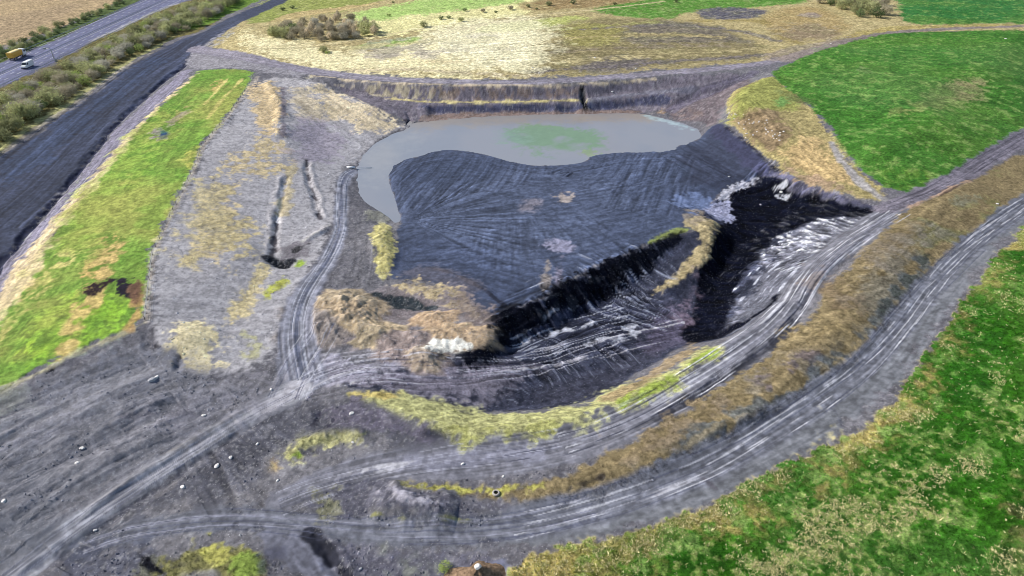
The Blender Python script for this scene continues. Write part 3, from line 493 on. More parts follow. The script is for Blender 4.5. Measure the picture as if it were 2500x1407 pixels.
streak(R1[:9],[9,10,10,8,7,7,6,6,4],.8,30,.7,1.4,seed=85,edge=.8,hic=(190,192,208),hit=.84,dz=.1)
stroke([(1000,1130),(1150,1120),(1300,1105)],4,(150,152,176),1,1,.5); stroke([(860,1155),(940,1142),(1020,1130)],.8,(200,200,214),.3,.6,.7,g=(nC,.4,.6))
R1o=[(2140,560),(2060,640),(1995,705),(1962,750),(1930,800),(1880,850),(1800,900),(1720,955),(1640,1005),(1560,1050),(1440,1105),(1320,1150),(1150,1160)]
ridge(R1o[:9],4,-.8,jag=.3); stroke(R1o[2:10],[1.4,2.,2.,1.8,1.8,1.6,1.],(38,40,54),.6,1.0,.8,ramp=6)  # outer gully, its shadow painted as a dark line
# banks and strips of rough grass
fill([(2200,520),(2250,488),(2340,455),(2420,410),(2500,365),(2560,420),(2500,488),(2400,555),(2310,630),(2240,705),(2175,790),(2100,870),(1990,950),(1870,1025),(1740,1100),(1600,1165),(1450,1215),(1250,1225),(1080,1215),(960,1195),(960,1182),(1100,1190),(1300,1178),(1400,1140),(1520,1090),(1640,1025),(1760,945),(1880,868),(1960,790),(2000,720),(2070,650),(2140,580)],(140,126,98),.8,1.2,rg=BANK,rz=.35,mot=.15)
streak([(1350,1185),(1500,1130),(1700,1030),(1900,900),(2050,770),(2200,620),(2400,460)],[4,10,16,22,24,24,16],1.5,4,.8,1.22,seed=86,edge=2,dz=.1)
fill([(2250,540),(2380,500),(2440,480),(2400,550),(2310,620),(2240,640)],(128,132,82),3,4,.7,g=(nB,.4,.55)); fill([(1700,1060),(1850,960),(1960,850),(2040,780),(2020,860),(1900,970),(1760,1070)],(160,142,108),2,3,.7,g=(nB,.35,.55))
fill([(1350,1190),(1560,1120),(1800,980),(1980,850),(2120,700),(2300,540),(2420,470),(2300,620),(2150,800),(1980,950),(1760,1080),(1500,1190)],(124,121,116),3,4,.65,g=(nB,.46,.6)); fill([(1500,1110),(1640,1050),(1760,980),(1800,985),(1700,1050),(1560,1120)],(134,118,98),2,4,.6,g=(nB,.4,.55)); fill([(2060,720),(2180,640),(2250,600),(2200,690),(2100,770)],(132,126,112),3,5,.7,g=(nB,.38,.55)); fill([(1980,800),(2060,760),(2120,800),(2040,860),(1980,860)],(146,130,96),3,5,.7,g=(nB,.38,.55)); fill([(2100,620),(2240,540),(2300,500),(2230,570),(2140,650)],(124,116,110),3,5,.6,g=(nA,.42,.58))
fill([(1880,930),(1960,880),(2010,850),(1970,900),(1890,950)],(98,90,100),1.5,3,.8,g=(nC,.35,.55)); fill([(1960,640),(2060,700),(2100,740),(2040,800)],(120,104,90),2,4,.5)
fill([(950,1183),(1100,1190),(1250,1186),(1340,1172),(1330,1190),(1250,1205),(1120,1208),(1000,1200)],(176,174,96),.5,1,.9,mot=.3)
streak([(2190,640),(2250,580),(2300,540)],6,.8,7,.7,1.3,seed=87)
R2o=[(2260,640),(2190,740),(2120,820),(2040,900),(1940,985),(1850,1010),(1780,1035),(1720,1060),(1680,1090)]
stroke(R2o,[4,4,3,3,5,5,5,3],(96,104,112),.8,1.4,.8,g=(nC,.25,.45)); stroke([(2270,625),(2230,680),(2165,760)],2,(60,66,62),.6,1.2,.7,g=(nC,.4,.55))
stroke([(1860,1012),(1790,1032),(1720,1058),(1685,1085)],1.0,(150,140,120),.4,.6,.8); ridge([(1880,1000),(1790,1030),(1715,1062)],4,.9)
fill([(1590,1140),(1640,1115),(1690,1095),(1680,1120),(1620,1150)],(92,104,126),.8,1.5,.9); stroke([(1400,1182),(1440,1172),(1470,1162)],1.0,(54,50,52),.4,.5,.9); ridge([(1400,1182),(1440,1172),(1475,1160)],3,-.8)
fill([(2560,420),(2500,470),(2400,545),(2320,618),(2250,690),(2180,780),(2105,865),(1995,945),(1880,1018),(1750,1095),(1610,1158),(1450,1212),(1250,1250),(1000,1275),(860,1262),(700,1252),(560,1240),(400,1258),(280,1280),(240,1320),(330,1318),(430,1300),(560,1290),(700,1310),(860,1330),(1100,1345),(1260,1345),(1400,1322),(1560,1290),(1700,1240),(1800,1195),(1900,1145),(2010,1075),(2110,1005),(2180,935),(2230,870),(2290,790),(2340,720),(2400,640),(2460,580),(2560,520)],(116,119,130),.9,1.6,rz=.2,rg=HAUL,mot=.06)
stroke(R2,[7,7,7,6,6,6,6,6,6,6,7,7,7,7,6,5,5,5,5],(112,115,130),.8,.6); streak(R2,[7,7,7,6.5,6.5,6.5,6.5,6.5,7,7,7,7,7,7,6,5,5,5,5],.5,26,.72,1.3,dz=.08,seed=88,edge=1)
streak(R2[:13],[5,6,5,5,5,5,5,5,5,5,5,4,3],.9,24,.85,1.25,seed=89,edge=.6,hic=(188,189,204),hit=.84)
R2i=[(2520,530),(2420,610),(2340,690),(2260,790),(2200,880),(2120,960),(2010,1040),(1880,1110),(1700,1205),(1540,1265),(1300,1315)]
streak(R2i,[4,5,5,5,6,6,6,5,5,4],.8,12,.78,1.25,seed=90); stroke([(2040,1005),(2058,1040)],.7,(86,88,104),.3,.4,.8,sm=0); stroke([(1722,1170),(1750,1195)],.6,(86,84,96),.3,.4,.8,sm=0)
# berm of yellow grass
B1=[(815,955),(900,953),(1000,972),(1100,990),(1200,1012),(1300,1007),(1420,990),(1500,952),(1560,925),(1640,905),(1700,850),(1745,838),(1755,860),(1690,912),(1600,962),(1500,1008),(1420,1032),(1300,1058),(1230,1072),(1170,1078),(1100,1070),(1020,1040),(960,1005),(890,978)]
fill(B1,(186,186,136),1.2,1.8,rg=BANK,rz=.5,mot=.3)
fill([(1450,985),(1550,930),(1640,870),(1690,835),(1720,845),(1650,895),(1560,945),(1470,990)],(156,138,110),.8,1.5,.9,mot=.3); fill([(1500,990),(1580,950),(1700,870),(1750,848),(1690,905),(1580,965)],(148,170,70),.6,1.5,.8,g=(nB,.35,.55))
fill([(840,952),(960,962),(960,975),(850,968)],(206,186,120),.8,1.4,.8); fill([(1060,1040),(1180,1052),(1400,1030),(1350,1050),(1180,1076),(1090,1066)],(150,152,92),.8,1.5,.7,g=(nC,.35,.55))
fill([(660,1135),(690,1095),(735,1070),(830,1054),(900,1058),(935,1075),(880,1074),(800,1074),(765,1092),(745,1120),(700,1140)],(192,190,136),1,1.6,.9,rg=BANK,mot=.35); fill([(705,1110),(735,1100),(745,1115),(710,1128)],(150,180,60),.5,1,.9); ridge([(690,1110),(760,1075),(840,1062),(920,1072)],5,1.2)
fill([(655,1120),(690,1110),(690,1145),(660,1150)],(160,136,96),.8,1.2,.7)
fill([(365,1360),(430,1335),(500,1322),(600,1345),(650,1390),(640,1440),(420,1440),(370,1390)],(140,138,86),1,2,.9,rg=BANK,rz=1,mot=.45,g=(nB,.3,.48)); fill([(480,1330),(520,1322),(560,1345),(540,1370),(490,1360)],(178,176,100),.8,1.5,.8)
fill([(560,1375),(620,1365),(640,1400),(580,1410)],(130,160,70),.8,1.5,.7)
# lower left spoil tones, banks, ruts
fill([(-150,1010),(0,965),(130,900),(300,830),(370,800),(430,910),(600,920),(690,920),(690,960),(560,1030),(440,1090),(300,1180),(150,1290),(0,1400),(-150,1480)],(122,121,131),1.5,2,.8,rz=.35,mot=.1)
for P,c,o in [([(0,1180),(150,1100),(280,1060),(240,1130),(100,1220),(0,1290)],(72,73,86),.8),([(180,1000),(330,950),(400,960),(300,1010),(180,1060)],(100,102,124),.8),([(250,900),(360,870),(390,880),(300,920),(230,930)],(86,92,116),.8),
 ([(300,935),(380,900),(420,920),(370,960),(310,975)],(78,84,106),.8),([(0,1040),(120,960),(160,980),(80,1060),(0,1110)],(118,118,146),.7),([(0,1150),(120,1110),(90,1160),(0,1220)],(52,57,74),.8),([(150,1080),(260,1030),(400,1000),(420,1030),(260,1090),(150,1140)],(150,146,156),.7),
 ([(420,960),(560,930),(660,940),(600,1000),(470,1040),(400,1020)],(154,148,164),.7),([(150,1180),(240,1130),(330,1120),(260,1200),(160,1260)],(112,106,106),.7),([(0,1260),(120,1200),(160,1230),(60,1330),(0,1360)],(58,64,74),.9),([(0,960),(40,960),(60,1000),(0,1040)],(160,164,110),.5)]: fill(P,c,4,5,o*.85,mot=.08)
streak([(-60,1200),(100,1090),(280,990),(420,930)],[50,50,40,26],1.6,34,.55,1.4,dz=.25,seed=91,edge=6)
streak([(-60,1250),(100,1130),(280,1030),(420,960)],[60,60,50,36],5,60,.7,1.28,dz=.5,seed=191,edge=8)
streak([(300,1130),(450,1040),(600,960)],[26,30,22],1.1,6,.72,1.25,across=True,dz=.12,seed=92,edge=5)
ridge([(100,1200),(260,1120),(420,1040)],8,.7,jag=.15); ridge([(100,1105),(300,1010),(420,960)],8,.7,jag=.15)
for L_ in ([(-60,1210),(120,1110),(300,1010),(430,945)],[(-60,1290),(140,1180),(320,1080),(520,985)],[(-60,1130),(100,1040),(260,960),(390,905)],[(200,1250),(380,1150),(560,1050)]):
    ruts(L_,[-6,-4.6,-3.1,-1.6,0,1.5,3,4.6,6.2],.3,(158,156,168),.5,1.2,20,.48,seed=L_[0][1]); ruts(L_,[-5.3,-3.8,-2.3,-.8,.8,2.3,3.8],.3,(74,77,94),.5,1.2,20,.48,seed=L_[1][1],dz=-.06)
stroke([(290,1020),(380,1005),(470,1010)],.8,(84,74,90),.4,.6,.7)
fill([(560,1075),(660,1020),(740,990),(810,960),(900,985),(990,1030),(1090,1075),(1080,1095),(940,1110),(930,1070),(830,1050),(740,1065),(680,1100),(650,1140),(600,1200),(480,1230),(330,1250),(240,1270),(330,1220),(450,1150)],(90,91,104),1.5,2,.9,rz=.5,mot=.1)
streak([(480,1200),(600,1140),(700,1060)],[22,26,22],1.2,5,.65,1.3,across=True,dz=.15,seed=93,edge=4); fill([(770,985),(830,975),(960,1020),(1060,1060),(1080,1085),(980,1070),(850,1030),(780,1020)],(100,96,116),1.5,2,.8)
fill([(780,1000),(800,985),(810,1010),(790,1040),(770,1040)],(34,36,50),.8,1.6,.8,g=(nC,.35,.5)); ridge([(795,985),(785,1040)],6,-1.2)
0 and streak([(860,1110),(900,1100),(980,1085),(1060,1080)],[14,16,12,10],1,6,.55,1.4,across=True,dz=.25,seed=94,edge=3); fill([(1040,1055),(1075,1045),(1090,1070),(1060,1078)],(40,44,60),.8,1.2,.8)
fill([(780,1200),(860,1180),(960,1185),(1100,1212),(1260,1225),(1180,1275),(1000,1275),(850,1255),(700,1250),(690,1240)],(96,96,112),1,1.6,.95,rg=GROUND,rz=.6,mot=.1)
fill([(935,1208),(1000,1215),(1070,1230),(1095,1245),(1040,1248),(960,1232)],(168,166,184),.8,1.6,.9,g=(nC,.25,.45)); ridge([(900,1220),(980,1222),(1060,1236),(1120,1245)],9,1.8); fill([(880,1240),(960,1245),(1060,1260),(1100,1268),(960,1270),(880,1258)],(50,52,66),1,1.6,.8)
fill([(760,1200),(800,1190),(810,1250),(770,1260)],(130,130,100),1,1.6,.7,g=(nC,.4,.55)); stroke([(910,1262),(990,1272),(1060,1276),(1200,1270)],1.0,(150,150,90),.4,.8,.7,g=(nC,.35,.5))
fill([(690,1310),(860,1335),(1100,1348),(1240,1350),(1235,1440),(860,1440),(760,1420)],(102,102,120),1,2,.9,rg=GROUND,rz=.6,mot=.1); fill([(930,1330),(1060,1350),(1000,1400),(930,1390)],(120,124,116),2,3,.7,g=(nB,.4,.55))
fill([(620,1290),(700,1300),(760,1320),(820,1360),(870,1420),(720,1430),(690,1380),(640,1320)],(116,118,136),.8,1.4,.95,rg=HAUL,rz=.4); streak([(660,1295),(730,1340),(790,1420)],8,.8,12,.7,1.3,seed=95)
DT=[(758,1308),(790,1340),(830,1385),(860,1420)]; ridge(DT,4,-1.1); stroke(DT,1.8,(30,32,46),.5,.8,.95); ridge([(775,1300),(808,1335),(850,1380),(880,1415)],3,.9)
fill([(640,1360),(680,1350),(690,1410),(650,1420)],(64,66,86),1,1.4,.7); fill([(150,1345),(250,1330),(420,1330),(360,1400),(100,1430)],(76,80,100),1.5,2,.7); stroke([(338,1352),(360,1372),(400,1400)],.6,(24,26,36),.4,.6)
fill([(1210,1345),(1250,1350),(1245,1440),(1200,1440)],(120,124,150),.8,1.2,.8,rg=HAUL)
# hill and big field
hill=[(1770,262),(1778,240),(1795,218),(1840,200),(1885,182),(1925,215),(1962,245),(2020,308),(2050,372),(2112,432),(2185,484),(2150,497),(2050,473),(1945,440),(1892,402),(1832,348),(1780,304)]
fill(hill,(172,160,116),.6,1.2,rg=BANK,rz=.5,mot=.3)
fill([(1775,262),(1800,218),(1885,185),(1930,220),(1960,260),(1900,270),(1840,265),(1800,300),(1780,300)],(150,156,90),1.5,2.5,.85,mot=.3); fill([(1800,285),(1850,265),(1910,280),(1930,330),(1890,370),(1840,345),(1800,310)],(134,116,96),1.5,3,.9,mot=.5)
fill([(1890,240),(1915,232),(1925,255),(1900,262)],(92,150,86),1,1.5,.7); fill([(1920,350),(1990,330),(2040,390),(2080,440),(2000,440),(1930,410)],(200,174,132),2,3,.8); fill([(1890,380),(1970,430),(2080,470),(2150,492),(2050,470),(1940,438)],(150,128,118),1,2,.7)
streak([(1800,240),(1900,340),(2050,440)],[12,26,12],1.,6,.75,1.25,seed=96,edge=4,dz=.2)
BF=[(1884,176),(1920,156),(2000,126),(2060,107),(2150,84),(2300,77),(2520,72),(2640,100),(2640,260),(2500,325),(2420,388),(2330,438),(2230,472),(2190,467),(2120,432),(2062,372),(2022,302),(1962,242),(1902,204)]
fill(BF,(80,132,54),.6,1.2,rg=FIELD,rz=.3,mot=.25); streak([(1900,190),(2150,220),(2400,230),(2600,230)],[40,100,120,120],2.2,18,.72,1.3,seed=97,edge=8)
streak([(1900,190),(2150,220),(2400,230),(2600,230)],[40,100,120,120],.9,4,.84,1.2,seed=99,edge=8)
fill([(2060,300),(2200,260),(2350,300),(2400,380),(2250,440),(2120,400)],(58,108,34),6,10,.6,g=(nA,.4,.55)); fill([(2000,130),(2200,90),(2480,85),(2400,150),(2100,170)],(78,140,52),8,8,.6,g=(nA,.35,.55))
fill([(2260,220),(2340,200),(2410,190),(2390,240),(2310,260),(2250,270)],(164,150,118),3,5,.9,g=(nB,.3,.5)); fill([(2160,275),(2250,262),(2330,255),(2240,278)],(160,156,104),2,4,.75,g=(nC,.3,.5)); fill([(1900,220),(1980,245),(1990,260),(1940,250)],(110,124,84),2,3,.6)
fill([(2090,165),(2110,160),(2130,180),(2105,178)],(160,160,130),.8,1.5,.8,g=(nC,.4,.55)); fill([(2000,285),(2040,350),(2080,400),(2110,430),(2060,372),(2022,310)],(190,178,128),1,1.2,.8)
fill([(2150,420),(2260,410),(2300,440),(2220,470),(2180,462)],(116,146,66),2,3,.7,g=(nC,.35,.55)); fill([(2450,140),(2560,130),(2560,300),(2460,250)],(30,92,30),6,8,.6)
stroke([(2170,492),(2130,470),(2085,430),(2045,380),(2030,350)],[3.5,3,2.5,1.5],(162,160,168),.6,.6,.9,rg=TRACK,rz=.2); streak([(2170,492),(2130,470),(2085,430),(2045,380)],4,.6,12,.7,1.3)
TRK=[(2165,508),(2215,490),(2290,460),(2370,412),(2440,370),(2520,325),(2640,270)]
stroke(TRK,[7,7,7,7,7,7],(120,116,132),.8,.9,rg=TRACK,rz=.2); streak(TRK,8,.7,16,.65,1.35,seed=98,dz=.15); stroke([(2200,515),(2290,478),(2330,455),(2370,440)],1.2,(178,150,128),.5,.8,.8)
stroke([(2290,482),(2325,462),(2350,448)],.6,(60,50,46),.3,.4,.8)
# bottom right field
RF=[(2640,420),(2560,500),(2480,570),(2425,640),(2370,710),(2320,790),(2275,860),(2230,930),(2170,990),(2100,1045),(2020,1095),(1900,1150),(1800,1205),(1700,1250),(1560,1300),(1400,1330),(1262,1345),(1235,1440),(1240,1520),(3000,1520),(3000,420)]
fill(RF,(196,180,118),.6,1,rg=FIELD,rz=.35,mot=.3)
GF=[(2660,440),(2580,520),(2510,585),(2450,650),(2400,720),(2350,790),(2310,860),(2265,925),(2215,985),(2180,1030),(2060,1100),(1960,1150),(1900,1170),(1850,1230),(1860,1225),(1780,1258),(1700,1285),(1580,1325),(1480,1355),(1450,1440),(1480,1520),(3000,1520),(3000,440)]
FM = np.where(REG == FIELD, 1., 0.)
fill(GF,(60,116,28),3.5,4.5,g=(FM,.4,.6),mot=.3); fill([(1280,1360),(1420,1345),(1520,1340),(1460,1400),(1460,1500),(1250,1500)],(150,142,70),2,3,.6,g=(nC,.35,.55))
fill([(2500,560),(2440,660),(2340,810),(2260,950),(2220,1010),(2330,990),(2420,840),(2500,720)],(46,100,20),4,6,.7,g=(FM,.4,.6))
for P in ([(1880,1300),(2050,1180),(2150,1150),(2260,1230),(2180,1330),(2050,1407),(1900,1440),(1850,1360)],[(2190,1075),(2260,1050),(2330,1085),(2300,1120),(2220,1120)],[(2400,1010),(2470,1000),(2500,1080),(2440,1080)],[(2250,1200),(2310,1190),(2300,1250),(2250,1250)],[(1980,1310),(2060,1300),(2110,1340),(2050,1400),(2000,1360)],[(1500,1407),(1700,1330),(1800,1340),(1760,1407),(1700,1480),(1500,1480)],[(2040,1090),(2080,1060),(2110,1100),(2060,1110)]):
    fill(P,(196,186,132),3,5,.4,g=(nD,.45,.62),mot=.3)
fill([(2450,1150),(2520,1130),(2600,1150),(2600,1480),(2440,1480),(2460,1300)],(150,126,96),2,3,.85,g=(nC,.25,.5)); stroke([(2455,1420),(2462,1300),(2490,1230)],1.0,(36,40,22),.5,1,.7)
streak([(1300,1400),(1700,1300),(2100,1150),(2500,800)],[10,40,60,80],.9,1.4,.72,1.3,seed=101,edge=4)
# single ruts
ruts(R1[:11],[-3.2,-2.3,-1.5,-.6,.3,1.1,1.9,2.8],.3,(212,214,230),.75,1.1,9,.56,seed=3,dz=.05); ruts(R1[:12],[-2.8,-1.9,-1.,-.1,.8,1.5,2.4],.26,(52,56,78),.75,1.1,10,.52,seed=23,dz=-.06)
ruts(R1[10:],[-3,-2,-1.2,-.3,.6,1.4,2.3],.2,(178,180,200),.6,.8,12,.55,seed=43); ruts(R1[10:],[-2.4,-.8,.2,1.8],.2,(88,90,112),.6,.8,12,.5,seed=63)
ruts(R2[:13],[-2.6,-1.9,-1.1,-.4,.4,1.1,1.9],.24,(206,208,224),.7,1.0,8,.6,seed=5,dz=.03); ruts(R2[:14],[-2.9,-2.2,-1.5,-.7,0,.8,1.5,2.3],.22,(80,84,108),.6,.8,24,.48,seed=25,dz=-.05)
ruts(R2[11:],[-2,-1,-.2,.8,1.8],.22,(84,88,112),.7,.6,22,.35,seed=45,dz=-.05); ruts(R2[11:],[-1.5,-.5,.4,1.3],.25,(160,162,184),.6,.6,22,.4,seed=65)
ruts(J,[-1.5,-.9,.9,1.5],.24,(192,196,216),.8,.3,20,.25,seed=7); ruts(J,[-1.2,-.3,.4,1.2],.2,(84,94,120),.8,.3,20,.3,seed=27,dz=-.06)
ruts(R0,[-1.7,-1.1,-.4,.3,1.,1.6],.2,(188,188,206),.7,.4,25,.35,seed=9); ruts(R0,[-1.4,-.7,0,.7,1.3],.16,(104,106,130),.7,.4,25,.4,seed=29)
ruts([(700,975),(735,900),(770,850),(800,800)],[-5,-3.6,-2.5,-1.4,0,1.2,2.6,4],.22,(196,198,214),.7,1.2,14,.45,seed=11); ruts([(700,975),(735,900),(770,850),(800,800)],[-4.2,-3,-1.9,-.6,.6,2,3.2],.2,(92,94,120),.7,1.2,14,.45,seed=31)
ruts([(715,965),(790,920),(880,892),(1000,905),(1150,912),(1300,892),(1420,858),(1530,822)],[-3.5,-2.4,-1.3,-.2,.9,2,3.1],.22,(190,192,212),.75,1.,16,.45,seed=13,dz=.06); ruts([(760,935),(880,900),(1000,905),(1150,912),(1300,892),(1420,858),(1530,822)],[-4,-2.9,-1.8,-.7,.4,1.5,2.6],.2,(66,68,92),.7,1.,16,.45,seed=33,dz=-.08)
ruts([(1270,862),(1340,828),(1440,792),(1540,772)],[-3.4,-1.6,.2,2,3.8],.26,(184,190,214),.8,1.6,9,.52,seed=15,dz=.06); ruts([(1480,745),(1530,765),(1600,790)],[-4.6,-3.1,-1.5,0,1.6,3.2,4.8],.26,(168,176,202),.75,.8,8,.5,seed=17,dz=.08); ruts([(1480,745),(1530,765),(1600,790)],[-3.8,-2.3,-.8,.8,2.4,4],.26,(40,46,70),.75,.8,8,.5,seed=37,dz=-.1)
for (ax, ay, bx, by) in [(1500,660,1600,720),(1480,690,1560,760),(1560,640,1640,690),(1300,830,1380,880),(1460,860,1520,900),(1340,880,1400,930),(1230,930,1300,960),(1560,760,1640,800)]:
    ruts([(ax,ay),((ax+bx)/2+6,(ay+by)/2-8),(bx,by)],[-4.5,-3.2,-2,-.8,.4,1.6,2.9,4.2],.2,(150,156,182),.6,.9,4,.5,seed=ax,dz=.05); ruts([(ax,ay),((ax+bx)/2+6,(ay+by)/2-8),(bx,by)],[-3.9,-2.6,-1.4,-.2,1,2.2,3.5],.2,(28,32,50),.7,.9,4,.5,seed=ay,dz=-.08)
fill([(1130,872),(1190,840),(1212,800),(1224,768),(1270,752),(1340,718),(1400,680),(1450,655),(1520,628),(1580,600),(1640,574),(1680,568),(1676,582),(1640,600),(1590,630),(1520,685),(1450,720),(1380,755),(1310,795),(1262,825),(1225,862),(1140,885)],(11,14,26),1,2.4,.95,mot=.5)  # second coat of the painted shade along the cliff
ruts(TRK,[-2.2,-1.2,0,1.,2.],.28,(74,72,88),.7,.5,20,.4,seed=19,dz=-.08); ruts(UR,[-2,-.8,.6,1.8],.35,(176,170,180),.6,.5,25,.35,seed=21)
md = np.nonzero((REG == MEADOW) & (X > -170))[0]; mix(md, sstep(.5,.7,nB[md])*.22, (150,150,104), .2); mix(md, sstep(.55,.72,nC[md])*.2, (206,196,160), .2)
st = np.nonzero(REG == STRIP)[0]; mix(st, sstep(.5,.72,nA[st])*.55, (176,172,100), .2); mix(st, sstep(.52,.7,nB[st])*.4, (160,164,92), .2); mix(st, sstep(.42,.28,nB[st])*.4, (92,142,52), .2)
bf = np.nonzero(REG == FIELD)[0]; mix(bf, sstep(.48,.66,nA[bf])*.5, (100,140,62), .2); mix(bf, sstep(.5,.7,nE[bf])*.4, (88,132,74), .2); mix(bf, sstep(.6,.72,nC[bf])*.3, (168,164,116), .2); mix(bf, sstep(.45,.3,nA[bf])*.3, (48,106,34), .2); mix(bf, sstep(.56,.74,nC[bf])*.45, (120,158,84), .2); mix(bf, sstep(.5,.68,nB[bf])*.35, (48,106,34), .2)
sl_ = np.nonzero((REG == GROUND))[0]; nF = fbm(X[sl_]/.42, Y[sl_]/.42, 2, 47); mix(sl_, sstep(.6,.85,nF)*.32, (186,186,194), 0); mix(sl_, sstep(.4,.15,nF)*.38, (66,69,86), 0); mix(sl_, sstep(.64,.78,nC[sl_])*.12, (180,178,186), 0)
stroke([(285,600),(262,650),(235,700),(205,760),(170,820),(140,870)],[3,4,3,4,5,3],(204,180,122),1,1.6,.9,g=(nC,.2,.5)); stroke([(330,720),(334,770),(322,800)],2.2,(196,160,112),.6,1.2,.8)
fill([(205,716),(225,688),(266,678),(276,692),(242,708),(216,722)],(44,32,38),.7,1.8); fill([(280,682),(305,684),(338,706),(320,732),(290,712)],(32,28,42),.7,2); fill([(322,690),(345,690),(338,750),(326,770)],(120,92,76),.6,1.2,.8)
LL = fill([(-200,1010),(0,975),(130,920),(300,850),(370,830),(430,910),(680,930),(640,990),(440,1085),(300,1175),(150,1285),(0,1395),(-200,1500)],(134,136,150),4,4,.6,mot=.05)
ix = bbox(LL, 1); inm = sstep(-1, 4, sdf(LL, ix))*np.where(REG[ix] == GROUND, 1, 0); ca, sa = math.cos(.55), math.sin(.55)
rn = np.abs(2*norm(fbm((X[ix]*ca+Y[ix]*sa)/7, (-X[ix]*sa+Y[ix]*ca)/1.8, 4, 171), .2, .8)-1); gl = 1-sstep(0, .16, rn)
ADD[ix] -= .1*gl*inm; mix(ix, gl*inm*.3, (62,65,80), .05); rn2 = fbm((X[ix]*ca+Y[ix]*sa)/30, (-X[ix]*sa+Y[ix]*ca)/5, 3, 175); ADD[ix] += 1.1*(rn2-.5)*inm; mix(ix, sstep(.5,.68,rn2)*inm*.35, (166,166,178), .05)
# finish the heights
POOL = (REG == MOTORWAY)
rough = .55*(.7*(fbm(X/9, Y/9, 3, 61)-.5)+.8*(fbm(X/3, Y/3, 3, 67)-.5)*.7+.35*(nC-.5)+.12*(nD-.5))
Zf = Z+ADD+rough*ROUGH*np.where(Y > 700, 0, 1); Zf[POOL] = 2.0
_q = chaikin(W(POND), 1, True); _i = bbox(_q, 2); _d = sdf(_q, _i); Zf[_i] = np.where(_d > 0, np.minimum(Zf[_i], POND_Z-np.clip(_d*.5, 0, 1.5)), Zf[_i])
CLR *= (1+.16*(2*norm(nD)-1))[:, None]; CLR[:] = np.clip(CLR, .0015, .82)

# ------------------------------------------------------------------ terrain meshes (one sheet, cut along the ground covers)
def Zat(x, y):
    j = np.clip(np.searchsorted(yy, y)-1, 0, NY-2); b = (y-yy[j])/(yy[j+1]-yy[j])
    i = np.clip(np.interp(np.asarray(x)/WF(y), ss, np.arange(NX)), 0, NX-1.001); ii = i.astype(int) if hasattr(i, 'astype') else int(i); a = i-ii
    G = Zf.reshape(shp)
    return (G[j, ii]*(1-a)+G[j, ii+1]*a)*(1-b)+(G[j+1, ii]*(1-a)+G[j+1, ii+1]*a)*b
def near(x, y):                                                # index of the closest terrain vertex
    j = np.clip(np.searchsorted(yy, y), 0, NY-1); i = np.clip(np.rint(np.interp(np.asarray(x)/WF(yy[j]), ss, np.arange(NX))), 0, NX-1).astype(int)
    return j*NX+i
def link(o, parent=None, label=None, cat=None, group=None, kind=None):
    COL.objects.link(o)
    if parent is not None: o.parent = parent
    for k, v in (('label', label), ('category', cat), ('group', group), ('kind', kind)):
        if v: o[k] = v
    return o
def raw_mesh(name, V, F, col=None, smooth=True, nrm=None):     # V (n,3), F (m,3|4) arrays
    me = bpy.data.meshes.new(name); n = len(V); m, k = F.shape
    me.vertices.add(n); me.vertices.foreach_set('co', np.ascontiguousarray(V, np.float32).ravel())
    me.loops.add(m*k); me.loops.foreach_set('vertex_index', np.ascontiguousarray(F, np.int32).ravel())
    me.polygons.add(m); me.polygons.foreach_set('loop_start', np.arange(0, m*k, k, dtype=np.int32))
    me.update(calc_edges=True)
    me.polygons.foreach_set('use_smooth', np.full(m, smooth))
    if col is not None:
        at = me.attributes.new('cover', 'FLOAT_COLOR', 'POINT'); at.data.foreach_set('color', np.concatenate([col, np.ones((n, 1))], 1).astype(np.float32).ravel())
    if nrm is not None:
        at = me.attributes.new('custom_normal', 'FLOAT_VECTOR', 'POINT'); at.data.foreach_set('vector', nrm.astype(np.float32).ravel())
    return me
def nodes(name):
    m = bpy.data.materials.new(name); m.use_nodes = True; t = m.node_tree; return m, t, t.nodes, t.links, t.nodes['Principled BSDF']
